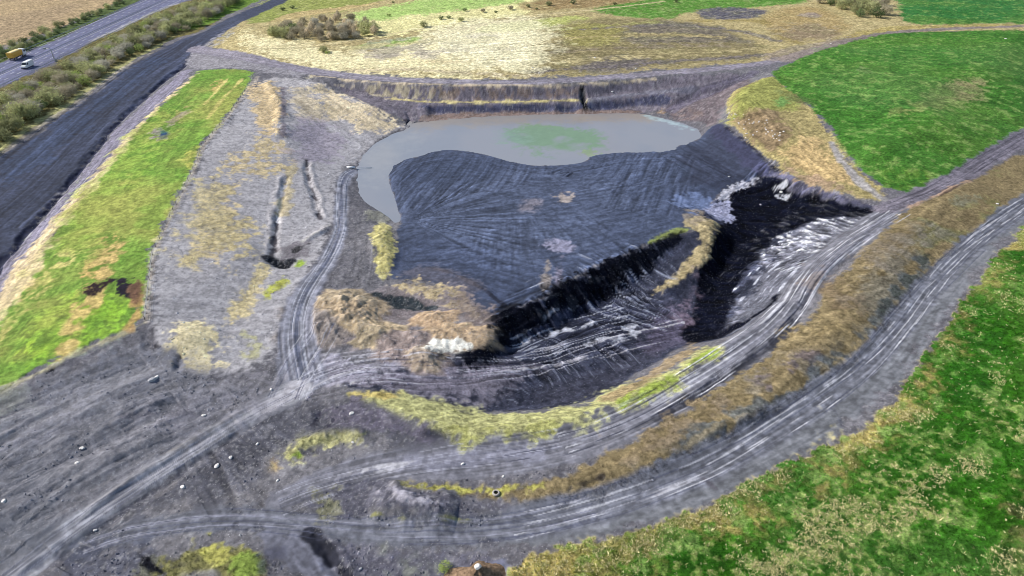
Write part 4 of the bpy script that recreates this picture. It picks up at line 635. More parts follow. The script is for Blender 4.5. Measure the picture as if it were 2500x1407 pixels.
def cover_mat(name, rough=.95, spec=.15, scale=3., amp=.5, bump=.35, dist=.12, scale2=11., speck=None, sheen=0):
    """cover attribute times two sizes of noise, with a bump of the same grain"""
    m, t, N, L, B = nodes(name)
    at = N.new('ShaderNodeAttribute'); at.attribute_name = 'cover'
    tc = N.new('ShaderNodeTexCoord')
    n1 = N.new('ShaderNodeTexNoise'); n1.inputs['Scale'].default_value = scale; n1.inputs['Detail'].default_value = 4; n1.inputs['Roughness'].default_value = .65
    n2 = N.new('ShaderNodeTexNoise'); n2.inputs['Scale'].default_value = scale2; n2.inputs['Detail'].default_value = 2
    for n in (n1, n2): L.new(tc.outputs['Object'], n.inputs['Vector'])
    r1 = N.new('ShaderNodeMapRange'); r1.inputs[1].default_value = .3; r1.inputs[2].default_value = .7; r1.inputs[3].default_value = 1-amp; r1.inputs[4].default_value = 1+amp
    r2 = N.new('ShaderNodeMapRange'); r2.inputs[1].default_value = .3; r2.inputs[2].default_value = .7; r2.inputs[3].default_value = 1-amp*.6; r2.inputs[4].default_value = 1+amp*.6
    L.new(n1.outputs[0], r1.inputs[0]); L.new(n2.outputs[0], r2.inputs[0])
    mm = N.new('ShaderNodeMath'); mm.operation = 'MULTIPLY'; L.new(r1.outputs[0], mm.inputs[0]); L.new(r2.outputs[0], mm.inputs[1])
    vm = N.new('ShaderNodeVectorMath'); vm.operation = 'SCALE'; L.new(at.outputs['Color'], vm.inputs[0]); L.new(mm.outputs[0], vm.inputs['Scale'])
    src = vm.outputs[0]
    if speck:                                                  # paler bits of stone or dead grass
        vo = N.new('ShaderNodeTexNoise'); vo.inputs['Scale'].default_value = speck[1]; vo.inputs['Detail'].default_value = 1; L.new(tc.outputs['Object'], vo.inputs['Vector'])
        rr = N.new('ShaderNodeMapRange'); rr.inputs[1].default_value = speck[2]; rr.inputs[2].default_value = speck[2]+.06; L.new(vo.outputs[0], rr.inputs[0])
        mx = N.new('ShaderNodeMix'); mx.data_type = 'RGBA'; L.new(rr.outputs[0], mx.inputs['Factor']); L.new(src, mx.inputs[6]); mx.inputs[7].default_value = (*speck[0], 1); src = mx.outputs[2]
    L.new(src, B.inputs['Base Color']); B.inputs['Roughness'].default_value = rough; B.inputs['Specular IOR Level'].default_value = spec
    b = N.new('ShaderNodeBump'); b.inputs['Strength'].default_value = bump; b.inputs['Distance'].default_value = dist
    ad = N.new('ShaderNodeMath'); ad.operation = 'ADD'; L.new(n1.outputs[0], ad.inputs[0]); L.new(n2.outputs[0], ad.inputs[1])
    L.new(ad.outputs[0], b.inputs['Height']); L.new(b.outputs[0], B.inputs['Normal'])
    return m
def plain(name, c, rough=.6, spec=.4, metal=0, var=.12, scale=4., bump=0.0, rand=0):
    m, t, N, L, B = nodes(name); tc = N.new('ShaderNodeTexCoord'); n = N.new('ShaderNodeTexNoise'); n.inputs['Scale'].default_value = scale; n.inputs['Detail'].default_value = 4
    L.new(tc.outputs['Object'], n.inputs['Vector'])
    r = N.new('ShaderNodeMapRange'); r.inputs[1].default_value = .3; r.inputs[2].default_value = .7; r.inputs[3].default_value = 1-var; r.inputs[4].default_value = 1+var; L.new(n.outputs[0], r.inputs[0])
    out = r.outputs[0]
    if rand:
        oi = N.new('ShaderNodeObjectInfo'); q = N.new('ShaderNodeMapRange'); q.inputs[3].default_value = 1-rand; q.inputs[4].default_value = 1+rand; L.new(oi.outputs['Random'], q.inputs[0])
        mm = N.new('ShaderNodeMath'); mm.operation = 'MULTIPLY'; L.new(out, mm.inputs[0]); L.new(q.outputs[0], mm.inputs[1]); out = mm.outputs[0]
    v = N.new('ShaderNodeVectorMath'); v.operation = 'SCALE'; v.inputs[0].default_value = c; L.new(out, v.inputs['Scale']); L.new(v.outputs[0], B.inputs['Base Color'])
    B.inputs['Roughness'].default_value = rough; B.inputs['Specular IOR Level'].default_value = spec; B.inputs['Metallic'].default_value = metal
    if bump:
        b = N.new('ShaderNodeBump'); b.inputs['Strength'].default_value = bump; b.inputs['Distance'].default_value = .1; L.new(n.outputs[0], b.inputs['Height']); L.new(b.outputs[0], B.inputs['Normal'])
    return m
REGS = {GROUND: ('ground', cover_mat('spoil', .95, .12, 2.2, .2, .4, .2, 12., ((.42,.41,.44), 5., .70))), MOTORWAY: ('motorway', cover_mat('asphalt', .85, .2, 3, .12, .1, .02, 20.)),
 HAUL: ('haul_road', cover_mat('packed_shale', .9, .2, 2.4, .13, .25, .1, 12.)), FIELD: ('grass_field', cover_mat('field_grass', .9, .1, 1.3, .5, .7, .25, 5.)),
 BANK: ('grass_bank', cover_mat('rough_grass', .95, .08, 1.4, .42, .45, .2, 6.)), COAL: ('coal_pit', cover_mat('coal_shale', .9, .03, 2.2, .35, .5, .2, 11., ((.3,.31,.36), 4., .70))),
 PLATFORM: ('spoil_platform', cover_mat('blue_shale', .92, .2, 2.2, .2, .35, .12, 11.)), MEADOW: ('meadow', cover_mat('dry_meadow', .95, .08, .7, .4, .6, .3, 3.)),
 STRIP: ('grass_strip', cover_mat('new_grass', .9, .1, 1.2, .28, .4, .15, 5.)), TRACK: ('dirt_track', cover_mat('track_dirt', .92, .15, 1.8, .3, .4, .12, 7.))}
G3 = np.stack([X, Y, Zf], 1).reshape(NY, NX, 3)
du = np.empty_like(G3); dv = np.empty_like(G3)
du[:, 1:-1] = G3[:, 2:]-G3[:, :-2]; du[:, 0] = G3[:, 1]-G3[:, 0]; du[:, -1] = G3[:, -1]-G3[:, -2]
dv[1:-1] = G3[2:]-G3[:-2]; dv[0] = G3[1]-G3[0]; dv[-1] = G3[-1]-G3[-2]
NRM = np.cross(du, dv).reshape(-1, 3); NRM /= np.linalg.norm(NRM, axis=1)[:, None]
I = np.arange(NY*NX).reshape(shp)
QF = np.stack([I[:-1, :-1], I[:-1, 1:], I[1:, 1:], I[1:, :-1]], -1).reshape(-1, 4)
fr = REG[QF[:, 0]]
V3 = G3.reshape(-1, 3)
for rid, (nm, mat) in REGS.items():
    f = QF[fr == rid]
    if not len(f): continue
    u, inv = np.unique(f, return_inverse=True)
    me = raw_mesh(nm, V3[u], inv.reshape(-1, 4), CLR[u], True, NRM[u]); me.materials.append(mat)
    link(bpy.data.objects.new(nm, me), kind='structure')
# ------------------------------------------------------------------ pond
Q = chaikin(W(POND), 1, True); idx = bbox(Q, 6); inn = np.zeros(len(X), bool); inn[idx[sdf(Q, idx) > -4]] = True
f = QF[inn[QF].all(1)]; u, inv = np.unique(f, return_inverse=True)
CLR0 = CLR.copy(); CLR[u] = alb((156,159,172)); 
_ = W([(1000,300),(1140,289),(1430,278),(1570,277)])
stroke([(990,306),(1140,291),(1290,283),(1430,280),(1575,279)],16,(168,158,150),4,3,.8,mot=.03); fill([(880,440),(900,370),(960,325),(1030,320),(1000,370),(945,400),(930,480)],(168,170,178),4,3,.7,mot=.03)
_u = np.unique(f); mix(_u, sstep(.4,.65,nE[_u])*.5, (158,154,160), .02); mix(_u, sstep(.45,.7,nA[_u])*.35, (138,148,168), .02)
fill([(1235,325),(1290,310),(1330,318),(1400,330),(1455,335),(1462,360),(1440,374),(1370,378),(1300,372),(1250,355)],(124,158,118),4,4,.85,g=(nB,.05,.5),mot=.06); fill([(1200,340),(1250,330),(1300,345),(1260,365)],(140,166,160),5,3,.4)
fill([(1560,278),(1640,292),(1700,312),(1690,322),(1620,300)],(176,196,206),1.5,2,.8)
fill([(1400,372),(1450,366),(1460,378),(1420,384)],(150,166,120),1,2,.6)
me = raw_mesh('pond', np.stack([X[u], Y[u], np.full(len(u), POND_Z)], 1), inv.reshape(-1, 4), CLR[u]); CLR = CLR0
m, t, N, L, B = nodes('muddy_water'); at = N.new('ShaderNodeAttribute'); at.attribute_name = 'cover'; L.new(at.outputs['Color'], B.inputs['Base Color'])
B.inputs['Roughness'].default_value = .16; B.inputs['Specular IOR Level'].default_value = .5
tc = N.new('ShaderNodeTexCoord'); mp = N.new('ShaderNodeMapping'); mp.inputs['Scale'].default_value = (.5, 1.4, 1); nz = N.new('ShaderNodeTexNoise'); nz.inputs['Scale'].default_value = .8; nz.inputs['Detail'].default_value = 3
L.new(tc.outputs['Object'], mp.inputs[0]); L.new(mp.outputs[0], nz.inputs['Vector']); bp = N.new('ShaderNodeBump'); bp.inputs['Strength'].default_value = .06; bp.inputs['Distance'].default_value = .1
L.new(nz.outputs[0], bp.inputs['Height']); L.new(bp.outputs[0], B.inputs['Normal'])
me.materials.append(m); link(bpy.data.objects.new('pond', me), kind='structure')
# ------------------------------------------------------------------ loose cover nobody could count
def pasture(n, seed):
    r = np.random.RandomState(seed); d = 50+125*r.rand(n)**1.2; s = r.rand(n)*.84; return s*(d*.839+52), d
def visible(n, seed):
    r = np.random.RandomState(seed); d = 58+(330-58)*r.rand(n)**1.6; s = (r.rand(n)*2-1)*.80
    return s*(d*.839+52), d
def tufts(name, mat, x, y, c, h, wd, blades, seed, fat=.34):
    r = np.random.RandomState(seed); n = len(x); z = Zat(x, y)-.03
    a = r.rand(n, blades)*6.283; l = (.35+.65*r.rand(n, blades))*h[:, None]; o = wd[:, None]*(.2+.8*r.rand(n, blades)); tp = o*(.6+1.2*r.rand(n, blades))
    ca, sa = np.cos(a), np.sin(a); hw = wd[:, None]*fat
    bx, by = x[:, None]+o*ca*.5, y[:, None]+o*sa*.5
    P = np.stack([np.stack([bx-sa*hw, by+ca*hw, z[:, None]+0*l], -1), np.stack([bx+sa*hw, by-ca*hw, z[:, None]+0*l], -1), np.stack([x[:, None]+tp*ca, y[:, None]+tp*sa, z[:, None]+l], -1)], 2).reshape(-1, 3)
    cc = np.repeat(c*(.6+.75*r.rand(n, 1)), blades*3, 0)
    me = raw_mesh(name, P, np.arange(len(P)).reshape(-1, 3), cc, False); me.materials.append(mat)
    return link(bpy.data.objects.new(name, me), kind='stuff')
m_tuft, t, N, L, B = nodes('tuft_blades'); at = N.new('ShaderNodeAttribute'); at.attribute_name = 'cover'; L.new(at.outputs['Color'], B.inputs['Base Color']); B.inputs['Roughness'].default_value = .9; B.inputs['Specular IOR Level'].default_value = .1
x, y = pasture(200000, 5); k = near(x, y); rg = REG[k]; lum = CLR[k] @ np.array([.3, .6, .1])
r_ = np.random.RandomState(6)
patch = fbm(x/5, y/5, 3, 71); rf = (rg == FIELD) & (x > 0) & (y < 165)
pale = rf & (r_.rand(len(x)) < np.clip(.10+2.6*(patch-.52)+3.2*(lum-.13)-.3*sstep(75, 110, y), .02, .8))
tt = r_.rand(pale.sum(), 1)**.6; c = 1.35*alb((232,220,180))[None]*tt+alb((120,138,70))[None]*(1-tt); o = tufts('dry_grass_tussocks', m_tuft, x[pale], y[pale], c, .18+.3*r_.rand(pale.sum()), .2+.2*r_.rand(pale.sum()), 6, 1, .2)
o['label'] = 'pale dry grass tussocks in the dark green pasture'; o['category'] = 'grass'
x, y = pasture(90000, 15); k = near(x, y); rg = REG[k]; rf = (rg == FIELD) & (x > 0) & (y < 170); gs = rf & (r_.rand(len(x)) < .75)
o = tufts('green_grass_tufts', m_tuft, x[gs], y[gs], CLR[k[gs]]*np.array([1., 1.12, .9]), .2+.2*r_.rand(gs.sum()), .2+.15*r_.rand(gs.sum()), 4, 2)
o['label'] = 'dark green grass tufts covering the pasture'; o['category'] = 'grass'
x, y = visible(400000, 25); k = near(x, y); bk = (REG[k] == BANK) & (r_.rand(len(x)) < .2)
o = tufts('rough_grass_tufts', m_tuft, x[bk], y[bk], CLR[k[bk]]*1.35, .1+.22*r_.rand(bk.sum()), .14+.16*r_.rand(bk.sum()), 4, 3)
o['label'] = 'rough straw coloured grass on the banks between the roads'; o['category'] = 'grass'
def rubble(name, x, y, s, c, seed):
    r = np.random.RandomState(seed); n = len(x); z = Zat(x, y)
    D = np.array([(1,0,0),(-1,0,0),(0,1,0),(0,-1,0),(0,0,1),(.3,.3,-.6)], float)
    FF = np.array([(0,2,4),(2,1,4),(1,3,4),(3,0,4),(2,0,5),(1,2,5),(3,1,5),(0,3,5)])
    a = r.rand(n)*6.28; d = D[None]*(.6+.8*r.rand(n, 6, 1))*s[:, None, None]; d[:, :, 2] *= .75
    px = d[..., 0]*np.cos(a)[:, None]-d[..., 1]*np.sin(a)[:, None]; py = d[..., 0]*np.sin(a)[:, None]+d[..., 1]*np.cos(a)[:, None]
    P = np.stack([x[:, None]+px, y[:, None]+py, z[:, None]+d[..., 2]+.1*s[:, None]], -1).reshape(-1, 3)
    F = (FF[None]+6*np.arange(n)[:, None, None]).reshape(-1, 3)
    me = raw_mesh(name, P, F, np.repeat(c, 6, 0), False); me.materials.append(m_tuft); return link(bpy.data.objects.new(name, me), kind='stuff')
x, y = visible(90000, 35); k = near(x, y); cl = fbm(x/6, y/6, 3, 73); ok = np.isin(REG[k], (GROUND, COAL)) & (Zf[k] > POND_Z+.2) & (r_.rand(len(x)) < .06+1.6*np.clip(cl-.52, 0, 1)*3)
n = ok.sum(); s = .06+.2*r_.rand(n)**3
o = rubble('spoil_rubble', x[ok], y[ok], s, np.clip(CLR[k[ok]]*(.85+.9*r_.rand(n, 1)), .01, .7), 4); o['label'] = 'loose stones strewn over the grey spoil'; o['category'] = 'rubble'
# ------------------------------------------------------------------ small mesh helpers for the things
class MB:
    def __init__(s): s.v = []; s.f = []
    def quad_loft(s, rings, cap=True):
        b = len(s.v); n = len(rings[0])
        for r in rings: s.v += [tuple(p) for p in r]
        for j in range(len(rings)-1):
            for i in range(n): s.f.append((b+j*n+i, b+j*n+(i+1) % n, b+(j+1)*n+(i+1) % n, b+(j+1)*n+i))
        if cap: s.f.append(tuple(b+i for i in range(n))[::-1]); s.f.append(tuple(b+(len(rings)-1)*n+i for i in range(n)))
        return s
    def box(s, x0, x1, y0, y1, z0, z1, tx=0, ty=0):           # tx, ty: how far the top draws in
        return s.quad_loft([[(x0,y0,z0),(x1,y0,z0),(x1,y1,z0),(x0,y1,z0)],[(x0+tx,y0+ty,z1),(x1-tx,y0+ty,z1),(x1-tx,y1-ty,z1),(x0+tx,y1-ty,z1)]])
    def tube(s, pts, rad, n=8):
        rad = rad if hasattr(rad, '__len__') else [rad]*len(pts); rings = []
        for i, p in enumerate(pts):
            p = Vector(p); d = (Vector(pts[min(i+1, len(pts)-1)])-Vector(pts[max(i-1, 0)])).normalized()
            a = d.cross(Vector((0, 0, 1)) if abs(d.z) < .9 else Vector((1, 0, 0))).normalized(); b = d.cross(a)
            rings.append([p+(a*math.cos(6.283*k/n)+b*math.sin(6.283*k/n))*rad[i] for k in range(n)])
        return s.quad_loft(rings)
    def prof(s, P, x0, x1, inset=0):                           # side profile (y, z) drawn across x
        return s.quad_loft([[(x0, y, z) for y, z in P], [(x1, y, z) for y, z in P]])
    def ring(s, cx, cy, cz, R, r, axis='x', n=20, k=8, sq=1.):
        rings = []
        for j in range(n):
            a = 6.283*j/n; c_, s_ = math.cos(a), math.sin(a); rr = []
            for i in range(k):
                b = 6.283*i/k; q = R+r*math.cos(b); h = r*sq*math.sin(b)
                rr.append((cx+h, cy+q*c_, cz+q*s_) if axis == 'x' else (cx+q*c_, cy+q*s_, cz+h))
            rings.append(rr)
        rings.append(rings[0]); return s.quad_loft(rings, False)
    def mesh(s, name, mat, bevel=0, smooth=False):
        me = bpy.data.meshes.new(name); me.from_pydata(s.v, [], s.f); me.materials.append(mat)
        import bmesh
        bm = bmesh.new(); bm.from_mesh(me); bmesh.ops.remove_doubles(bm, verts=bm.verts, dist=1e-4); bmesh.ops.recalc_face_normals(bm, faces=bm.faces)
        if bevel: bmesh.ops.bevel(bm, geom=[e for e in bm.edges if len(e.link_faces) == 2 and e.calc_face_angle(0) > .5], offset=bevel, segments=2, affect='EDGES')
        for f in bm.faces: f.smooth = smooth
        bm.to_mesh(me); bm.free(); return me
    def obj(s, name, mat, parent=None, bevel=0, smooth=False, **k): return link(bpy.data.objects.new(name, s.mesh(name, mat, bevel, smooth)), parent, **k)
def empty(name, loc, rz=0, **k):
    o = bpy.data.objects.new(name, None); o.empty_display_size = .3; o.location = loc; o.rotation_euler = (0, 0, rz); return link(o, **k)
M = {k: plain(k, *a) for k, a in dict(white_paint=((.78,.78,.77), .35, .5), yellow_paint=((.75,.42,.06), .4, .5), pale_canvas=((.72,.6,.3), .8, .2), dark_glass=((.02,.025,.03), .1, .6), black_rubber=((.025,.025,.028), .85, .2),
  steel=((.42,.43,.45), .5, .5, .4), dark_metal=((.05,.05,.055), .6, .4), lamp_glass=((.7,.7,.66), .15, .6), red_lens=((.45,.03,.02), .3, .5), wood=((.16,.12,.09), .9, .1), road_paint=((.72,.72,.72), .8, .2), grey_stone=((.40,.40,.42), .95, .1, 0, .3, 3., .5), pale_stone=((.62,.60,.58), .95, .1, 0, .25, 3., .5), brown_soil=((.19,.13,.085), .95, .05, 0, .5, 2.2, .8), tyre_grey=((.38,.35,.31), .9, .2), white_pipe=((.75,.75,.76), .5, .4), bark=((.16,.13,.10), .95, .1, 0, .3, 6.)).items()}
def at(px, py): p = W([(px, py)])[0]; return p[0], p[1], float(Zat(np.array([p[0]]), np.array([p[1]]))[0])
# ------------------------------------------------------------------ motorway furniture and vehicles
mk = MB(); ym0, ym1 = 225, 560
for xo in (-246.6, -235.2, -232.6, -223.4): mk.box(xo-.1, xo+.1, ym0, ym1, 1.9, 2.03)
for xo in (-242.8, -239.2, -229.6, -226.4):
    for k in range(int((ym1-ym0)/9)): mk.box(xo-.09, xo+.09, ym0+9*k, ym0+9*k+3, 1.9, 2.03)
mk.obj('lane_markings', M['road_paint'], kind='structure')
def barrier(name, x, y0, y1, label):
    r = empty(name, (x, y0, 2), label=label, cat='crash barrier', group='crash barriers along the motorway')
    b = MB(); b.prof([(0, .45), (0, .75)][:2]+[(0.01, .75), (.01, .45)], -.01, .01) if False else b.quad_loft([[(-.05, yq, .45), (.06, yq, .52), (-.02, yq, .6), (.06, yq, .68), (-.05, yq, .75)] for yq in (0, y1-y0)]); b.obj('rail', M['steel'], r)
    pm = MB().box(-.12, -.04, -.06, .06, -.3, .74).mesh('post', M['steel'])
    n = 60
    for k in range(n):
        p = bpy.data.objects.new('post', pm); link(p, r); p.location = (0, (y1-y0)*(k+.5)/n, 0)
barrier('crash_barrier', -248.2, 230, 500, 'long grey crash barrier on the far edge of the motorway, beside the dark hedge')
barrier('crash_barrier', -221.6, 230, 470, 'long grey crash barrier on the near edge of the motorway, beside the tree belt')
barrier('crash_barrier', -233.9, 230, 500, 'grey crash barrier along the central reservation between the yellow lorry and white van')
def wheels(root, spots, R, wd):
    for x, y in spots:
        o = MB().ring(x, y, R, R*.72, R*.3, 'x', 20, 8, wd/(R*.6)).obj('wheel', M['black_rubber'], root, smooth=True)
        MB().tube([(x-wd*.35, y, R), (x+wd*.35, y, R)], R*.5, 14).obj('rim', M['steel'], o)
def lorry(x, y, rz):
    r = empty('tipper_lorry', (x, y, 2), rz, label='yellow tipper lorry with pale cab on the far carriageway of the motorway', cat='lorry')
    MB().box(-.45, .45, -4.6, 4.3, .75, 1.05).obj('chassis', M['dark_metal'], r)
    MB().quad_loft([[(-1.1,-4.7,1.1),(1.1,-4.7,1.1),(1.1,1.9,1.1),(-1.1,1.9,1.1)],[(-1.28,-4.9,2.2),(1.28,-4.9,2.2),(1.28,2.1,2.2),(-1.28,2.1,2.2)],[(-1.28,-4.9,3.2),(1.28,-4.9,3.2),(1.28,2.1,3.2),(-1.28,2.1,3.2)]]).obj('tipper_body', M['yellow_paint'], r, .06)
    MB().box(-1.2, 1.2, -4.8, 2.0, 3.2, 3.42, .35, .2).obj('canvas_cover', M['pale_canvas'], r, .04)
    for k in range(6):
        for s in (-1, 1): MB().box(s*1.27-.04, s*1.27+.06 if s > 0 else s*1.27+.02, -4.6+1.25*k, -4.45+1.25*k, 1.5, 3.18).obj('side_rib', M['yellow_paint'], r)
    MB().prof([(2.35,.7),(4.5,.7),(4.6,1.7),(4.35,2.9),(3.9,3.1),(2.35,3.1)], -1.2, 1.2).obj('cab', M['white_paint'], r, .07)
    MB().prof([(4.6,1.8),(4.63,1.8),(4.41,2.75),(4.38,2.75)], -1.05, 1.05).obj('windscreen', M['dark_glass'], r)
    for s in (-1, 1):
        MB().box(s*1.2-.02, s*1.2+.02, 3.0, 4.1, 1.9, 2.7).obj('side_window', M['dark_glass'], r)
        MB().box(s*.85-.2, s*.85+.2, 4.5, 4.58, .85, 1.1).obj('headlight', M['lamp_glass'], r)
        MB().box(s*1.38-.08, s*1.38+.08, 4.35, 4.5, 1.9, 2.5).obj('mirror', M['dark_metal'], r, .02)
    MB().box(-1.15, 1.15, 4.45, 4.65, .45, .8).obj('bumper', M['yellow_paint'], r, .04)
    wheels(r, [(s*1.02, yq) for yq in (3.4, 1.9, -2.2, -3.6) for s in (-1, 1)], .5, .32)
    r.scale = (1.15, 1.15, 1.15)
def van(x, y, rz):
    r = empty('panel_van', (x, y, 2), rz, label='white panel van on the near carriageway of the motorway, below the yellow lorry', cat='van')
    MB().prof([(-3.1,.45),(3.0,.45),(3.1,.8),(3.0,1.25),(2.2,1.5),(1.4,2.5),(1.0,2.62),(-2.95,2.62),(-3.1,2.4)], -1.0, 1.0).obj('body', M['white_paint'], r, .09)
    MB().prof([(2.19,1.56),(2.24,1.56),(1.5,2.45),(1.45,2.45)], -.85, .85).obj('windscreen', M['dark_glass'], r)
    for s in (-1, 1):
        MB().prof([(.7,1.55),(1.95,1.55),(1.35,2.3),(.7,2.3)], s*1.0-.02, s*1.0+.02).obj('side_window', M['dark_glass'], r)
        MB().box(s*.75-.18, s*.75+.18, 2.98, 3.08, .85, 1.15).obj('headlight', M['lamp_glass'], r)
        MB().box(s*.85-.08, s*.85+.08, -3.13, -3.05, 1.0, 1.7).obj('tail_light', M['red_lens'], r)
        MB().box(s*1.12-.1, s*1.12+.1, 1.75, 1.9, 1.5, 1.8).obj('mirror', M['dark_metal'], r, .02)
    MB().box(-.98, .98, 2.98, 3.2, .35, .7).obj('bumper', M['dark_metal'], r, .05)
    wheels(r, [(s*.85, yq) for yq in (2.0, -2.0) for s in (-1, 1)], .36, .24)
    r.scale = (1.12, 1.12, 1.12)
def car(x, y, rz, label):
    r = empty('car', (x, y, 2), rz, label=label, cat='car')
    MB().prof([(-2.1,.35),(2.1,.35),(2.2,.65),(2.0,.9),(1.0,1.0),(-1.75,1.02),(-2.15,.9)], -.88, .88).obj('body', M['white_paint'], r, .08)
    MB().quad_loft([[(-.82,-1.75,1.0),(.82,-1.75,1.0),(.82,1.1,.98),(-.82,1.1,.98)],[(-.66,-1.2,1.48),(.66,-1.2,1.48),(.66,.25,1.5),(-.66,.25,1.5)]]).obj('window_band', M['dark_glass'], r, .04)
    MB().box(-.65, .65, -1.2, .25, 1.485, 1.53).obj('roof', M['white_paint'], r, .02)
    for s in (-1, 1):
        MB().box(s*.65-.17, s*.65+.17, 2.08, 2.18, .6, .78).obj('headlight', M['lamp_glass'], r); MB().box(s*.7-.14, s*.7+.14, -2.17, -2.08, .65, .85).obj('tail_light', M['red_lens'], r)
    wheels(r, [(s*.78, yq) for yq in (1.35, -1.35) for s in (-1, 1)], .32, .2)
def road_y(px, py): return at(px, py)[1]
lorry(-242.6, 343, 0); van(-227.6, 326, math.pi); car(-240.5, 494, 0, 'white car at the top of the motorway, far beyond the lorry')
# signal post at the motorway edge
x, y, z = at(131, 163); r = empty('signal_post', (-220.6, 336, 2), label='pale grey signal post with short arm at the near motorway edge', cat='signal post')
MB().tube([(0,0,-.3),(0,0,5.6),(-.3,0,6.2),(-2.6,0,6.4)], [.2,.17,.15,.13], 8).obj('mast', M['steel'], r, smooth=True); MB().box(-3.4, -2.2, -.25, .25, 5.9, 6.7).obj('signal_head', M['steel'], r, .06)
for s in (-.8, .8): MB().tube([(.6,s,-.3),(.05,0,2.6)], .09, 6).obj('brace', M['steel'], r)
MB().box(.3, .9, -.45, .45, 0, 1.3).obj('cabinet', M['steel'], r, .04)
# ------------------------------------------------------------------ fence along the green strip
FL = chaikin(W([(617,190),(584,246),(554,288),(520,326),(488,363),(479,402),(443,475),(414,532),(388,589),(371,618),(366,670),(357,742),(354,781)]), 1, False)
FL = FL+.0; sg = np.r_[0, np.cumsum(np.hypot(*np.diff(FL, axis=0).T))]; nf = 46
fx = np.interp(np.linspace(0, sg[-1], nf), sg, FL[:, 0]); fy = np.interp(np.linspace(0, sg[-1], nf), sg, FL[:, 1]); fz = Zat(fx, fy)
r = empty('post_and_wire_fence', (fx[0], fy[0], fz[0]), label='weathered post and wire fence along the right edge of the bright green strip', cat='fence')
pms = [MB().quad_loft([[(-.07,-.07,-.4),(.07,-.07,-.4),(.07,.07,-.4),(-.07,.07,-.4)],[(-.06+t_,-.06,1.05),(.06+t_,-.06,1.1),(.06+t_,.06,1.13),(-.06+t_,.06,1.08)]]).mesh('post', M['wood'], .015) for s, t_ in ((1,.03),(1,-.08),(1,.1))]
for k in range(nf):
    p = link(bpy.data.objects.new('post', pms[k % 3]), r); p.location = (fx[k]-fx[0], fy[k]-fy[0], fz[k]-fz[0]); p.rotation_euler = (0, 0, rnd.random()*3)
for hh in (.4, .7, 1.0): MB().tube([(fx[k]-fx[0]+.1, fy[k]-fy[0], fz[k]-fz[0]+hh) for k in range(nf)], .025, 4).obj('wire', M['steel'], r)
# ------------------------------------------------------------------ boulders, tyre, pipe, heap
def rock(seed, mat, flat=.7):
    import bmesh
    r = np.random.RandomState(seed); bm = bmesh.new(); bmesh.ops.create_icosphere(bm, subdivisions=3, radius=1)
    pl = [Vector(r.randn(3)).normalized() for _ in range(9)]; ds = .62+.3*r.rand(9)
    for v in bm.verts:
        for n_, d_ in zip(pl, ds):
            q = v.co.dot(n_)
            if q > d_: v.co -= n_*(q-d_)*.9
        v.co *= 1+.06*(r.rand()-.5); v.co.z *= flat
    me = bpy.data.meshes.new('boulder'); bm.to_mesh(me); bm.free(); me.materials.append(mat); return me
RK = [rock(1, M['pale_stone'], .6), rock(2, M['pale_stone'], .8), rock(3, M['grey_stone'], .6), rock(4, M['pale_stone'], .5)]
for px, py, s, k, lab in [(496,1012,.75,0,'white boulder on grey spoil left of the bright end of the main road'),(662,952,.6,1,'small white boulder beside the top of the main haul road'),(530,1138,.9,3,'long white slab on dark spoil below the main road, nearest the forked white rut'),
 (563,1118,.7,3,'thin white slab just above the longer slab below the main road'),(447,1190,.8,0,'white slab on dark spoil above the lower curved road'),(858,1010,.9,3,'flat white slab under the left end of the yellow grass bank'),(862,1083,.5,1,'small round white stone on the dark hump under the short yellow bank'),
 (628,1084,.55,0,'white boulder at the foot of the pale forked rut beside the road'),(678,1174,.5,1,'pale stone at the corner where the inner road bends down'),(190,1134,.7,3,'white slab on the left spoil slope beside the dark rut'),(200,1092,.8,0,'pale slab lying above the white slab on the left spoil slope'),
 (372,928,1.3,2,'cluster-sized pale grey boulder in the dark hollow below the green strip'),(382,922,.9,0,'smaller pale boulder touching the big grey one below the green strip'),(230,1290,.5,1,'small pale stone beside the main road where the lower road joins'),(8,1222,.8,0,'white boulder at the left edge of the photo on dark spoil'),
 (1452,142,1.0,3,'white slab on the bank above the far haul road'),(1316,179,.9,0,'round white boulder beside the far haul road, the right of a pair'),(1300,166,.7,1,'smaller white boulder, upper left of the pair beside the far haul road'),(1552,168,.8,0,'white boulder on the purple bank above the far haul road'),
 (1495,225,1.0,2,'pale boulder on the ledge of the far pit wall right of the dark gully'),(2028,107,.8,3,'pale stone on the track edge at the top corner of the big green field'),(2435,498,.7,1,'white stone standing alone on the brown bank at the right edge'),(2455,95,1.0,0,'pale boulder in the top right of the big green field'),
 (880,1390,.5,2,'grey stone beside the dark ditch at the bottom edge'),(1130,1133,.6,1,'pale stone on the inner road below the yellow bank'),(1228,1165,.5,0,'white stone at the lower edge of the inner road'),(1780,432,.9,2,'pale stone on the black coal below the hill'),(1907,470,1.0,0,'bright white boulder on the black coal, upper of two'),(1856,502,.6,1,'small white boulder on the black coal left of the larger one')]:
    x, y, z = at(px, py); o = link(bpy.data.objects.new('boulder', RK[k]), None, lab, 'boulder', 'boulders scattered over the quarry'); s *= .5; o.location = (x, y, z+.12*s); o.scale = (s*1.3, s*.9, s); o.rotation_euler = (0, 0, rnd.random()*6)
for i, (px, py, c, s) in enumerate([(1800,285,14,26),(1850,315,18,30),(1890,330,12,22)]):
    for k in range(c):
        qx, qy = px+rnd.uniform(-s, s)*1.2, py+rnd.uniform(-s, s)*.8; x, y, z = at(qx, qy); o = link(bpy.data.objects.new('stone', RK[rnd.randrange(4)]), None, 'pale stone among many on the brown patch of the tan hill', 'stone', 'pale stones on the tan hill'); q = rnd.uniform(.18, .42); o.location = (x, y, z+.1); o.scale = (q, q, q); o.rotation_euler = (0, 0, rnd.random()*6)
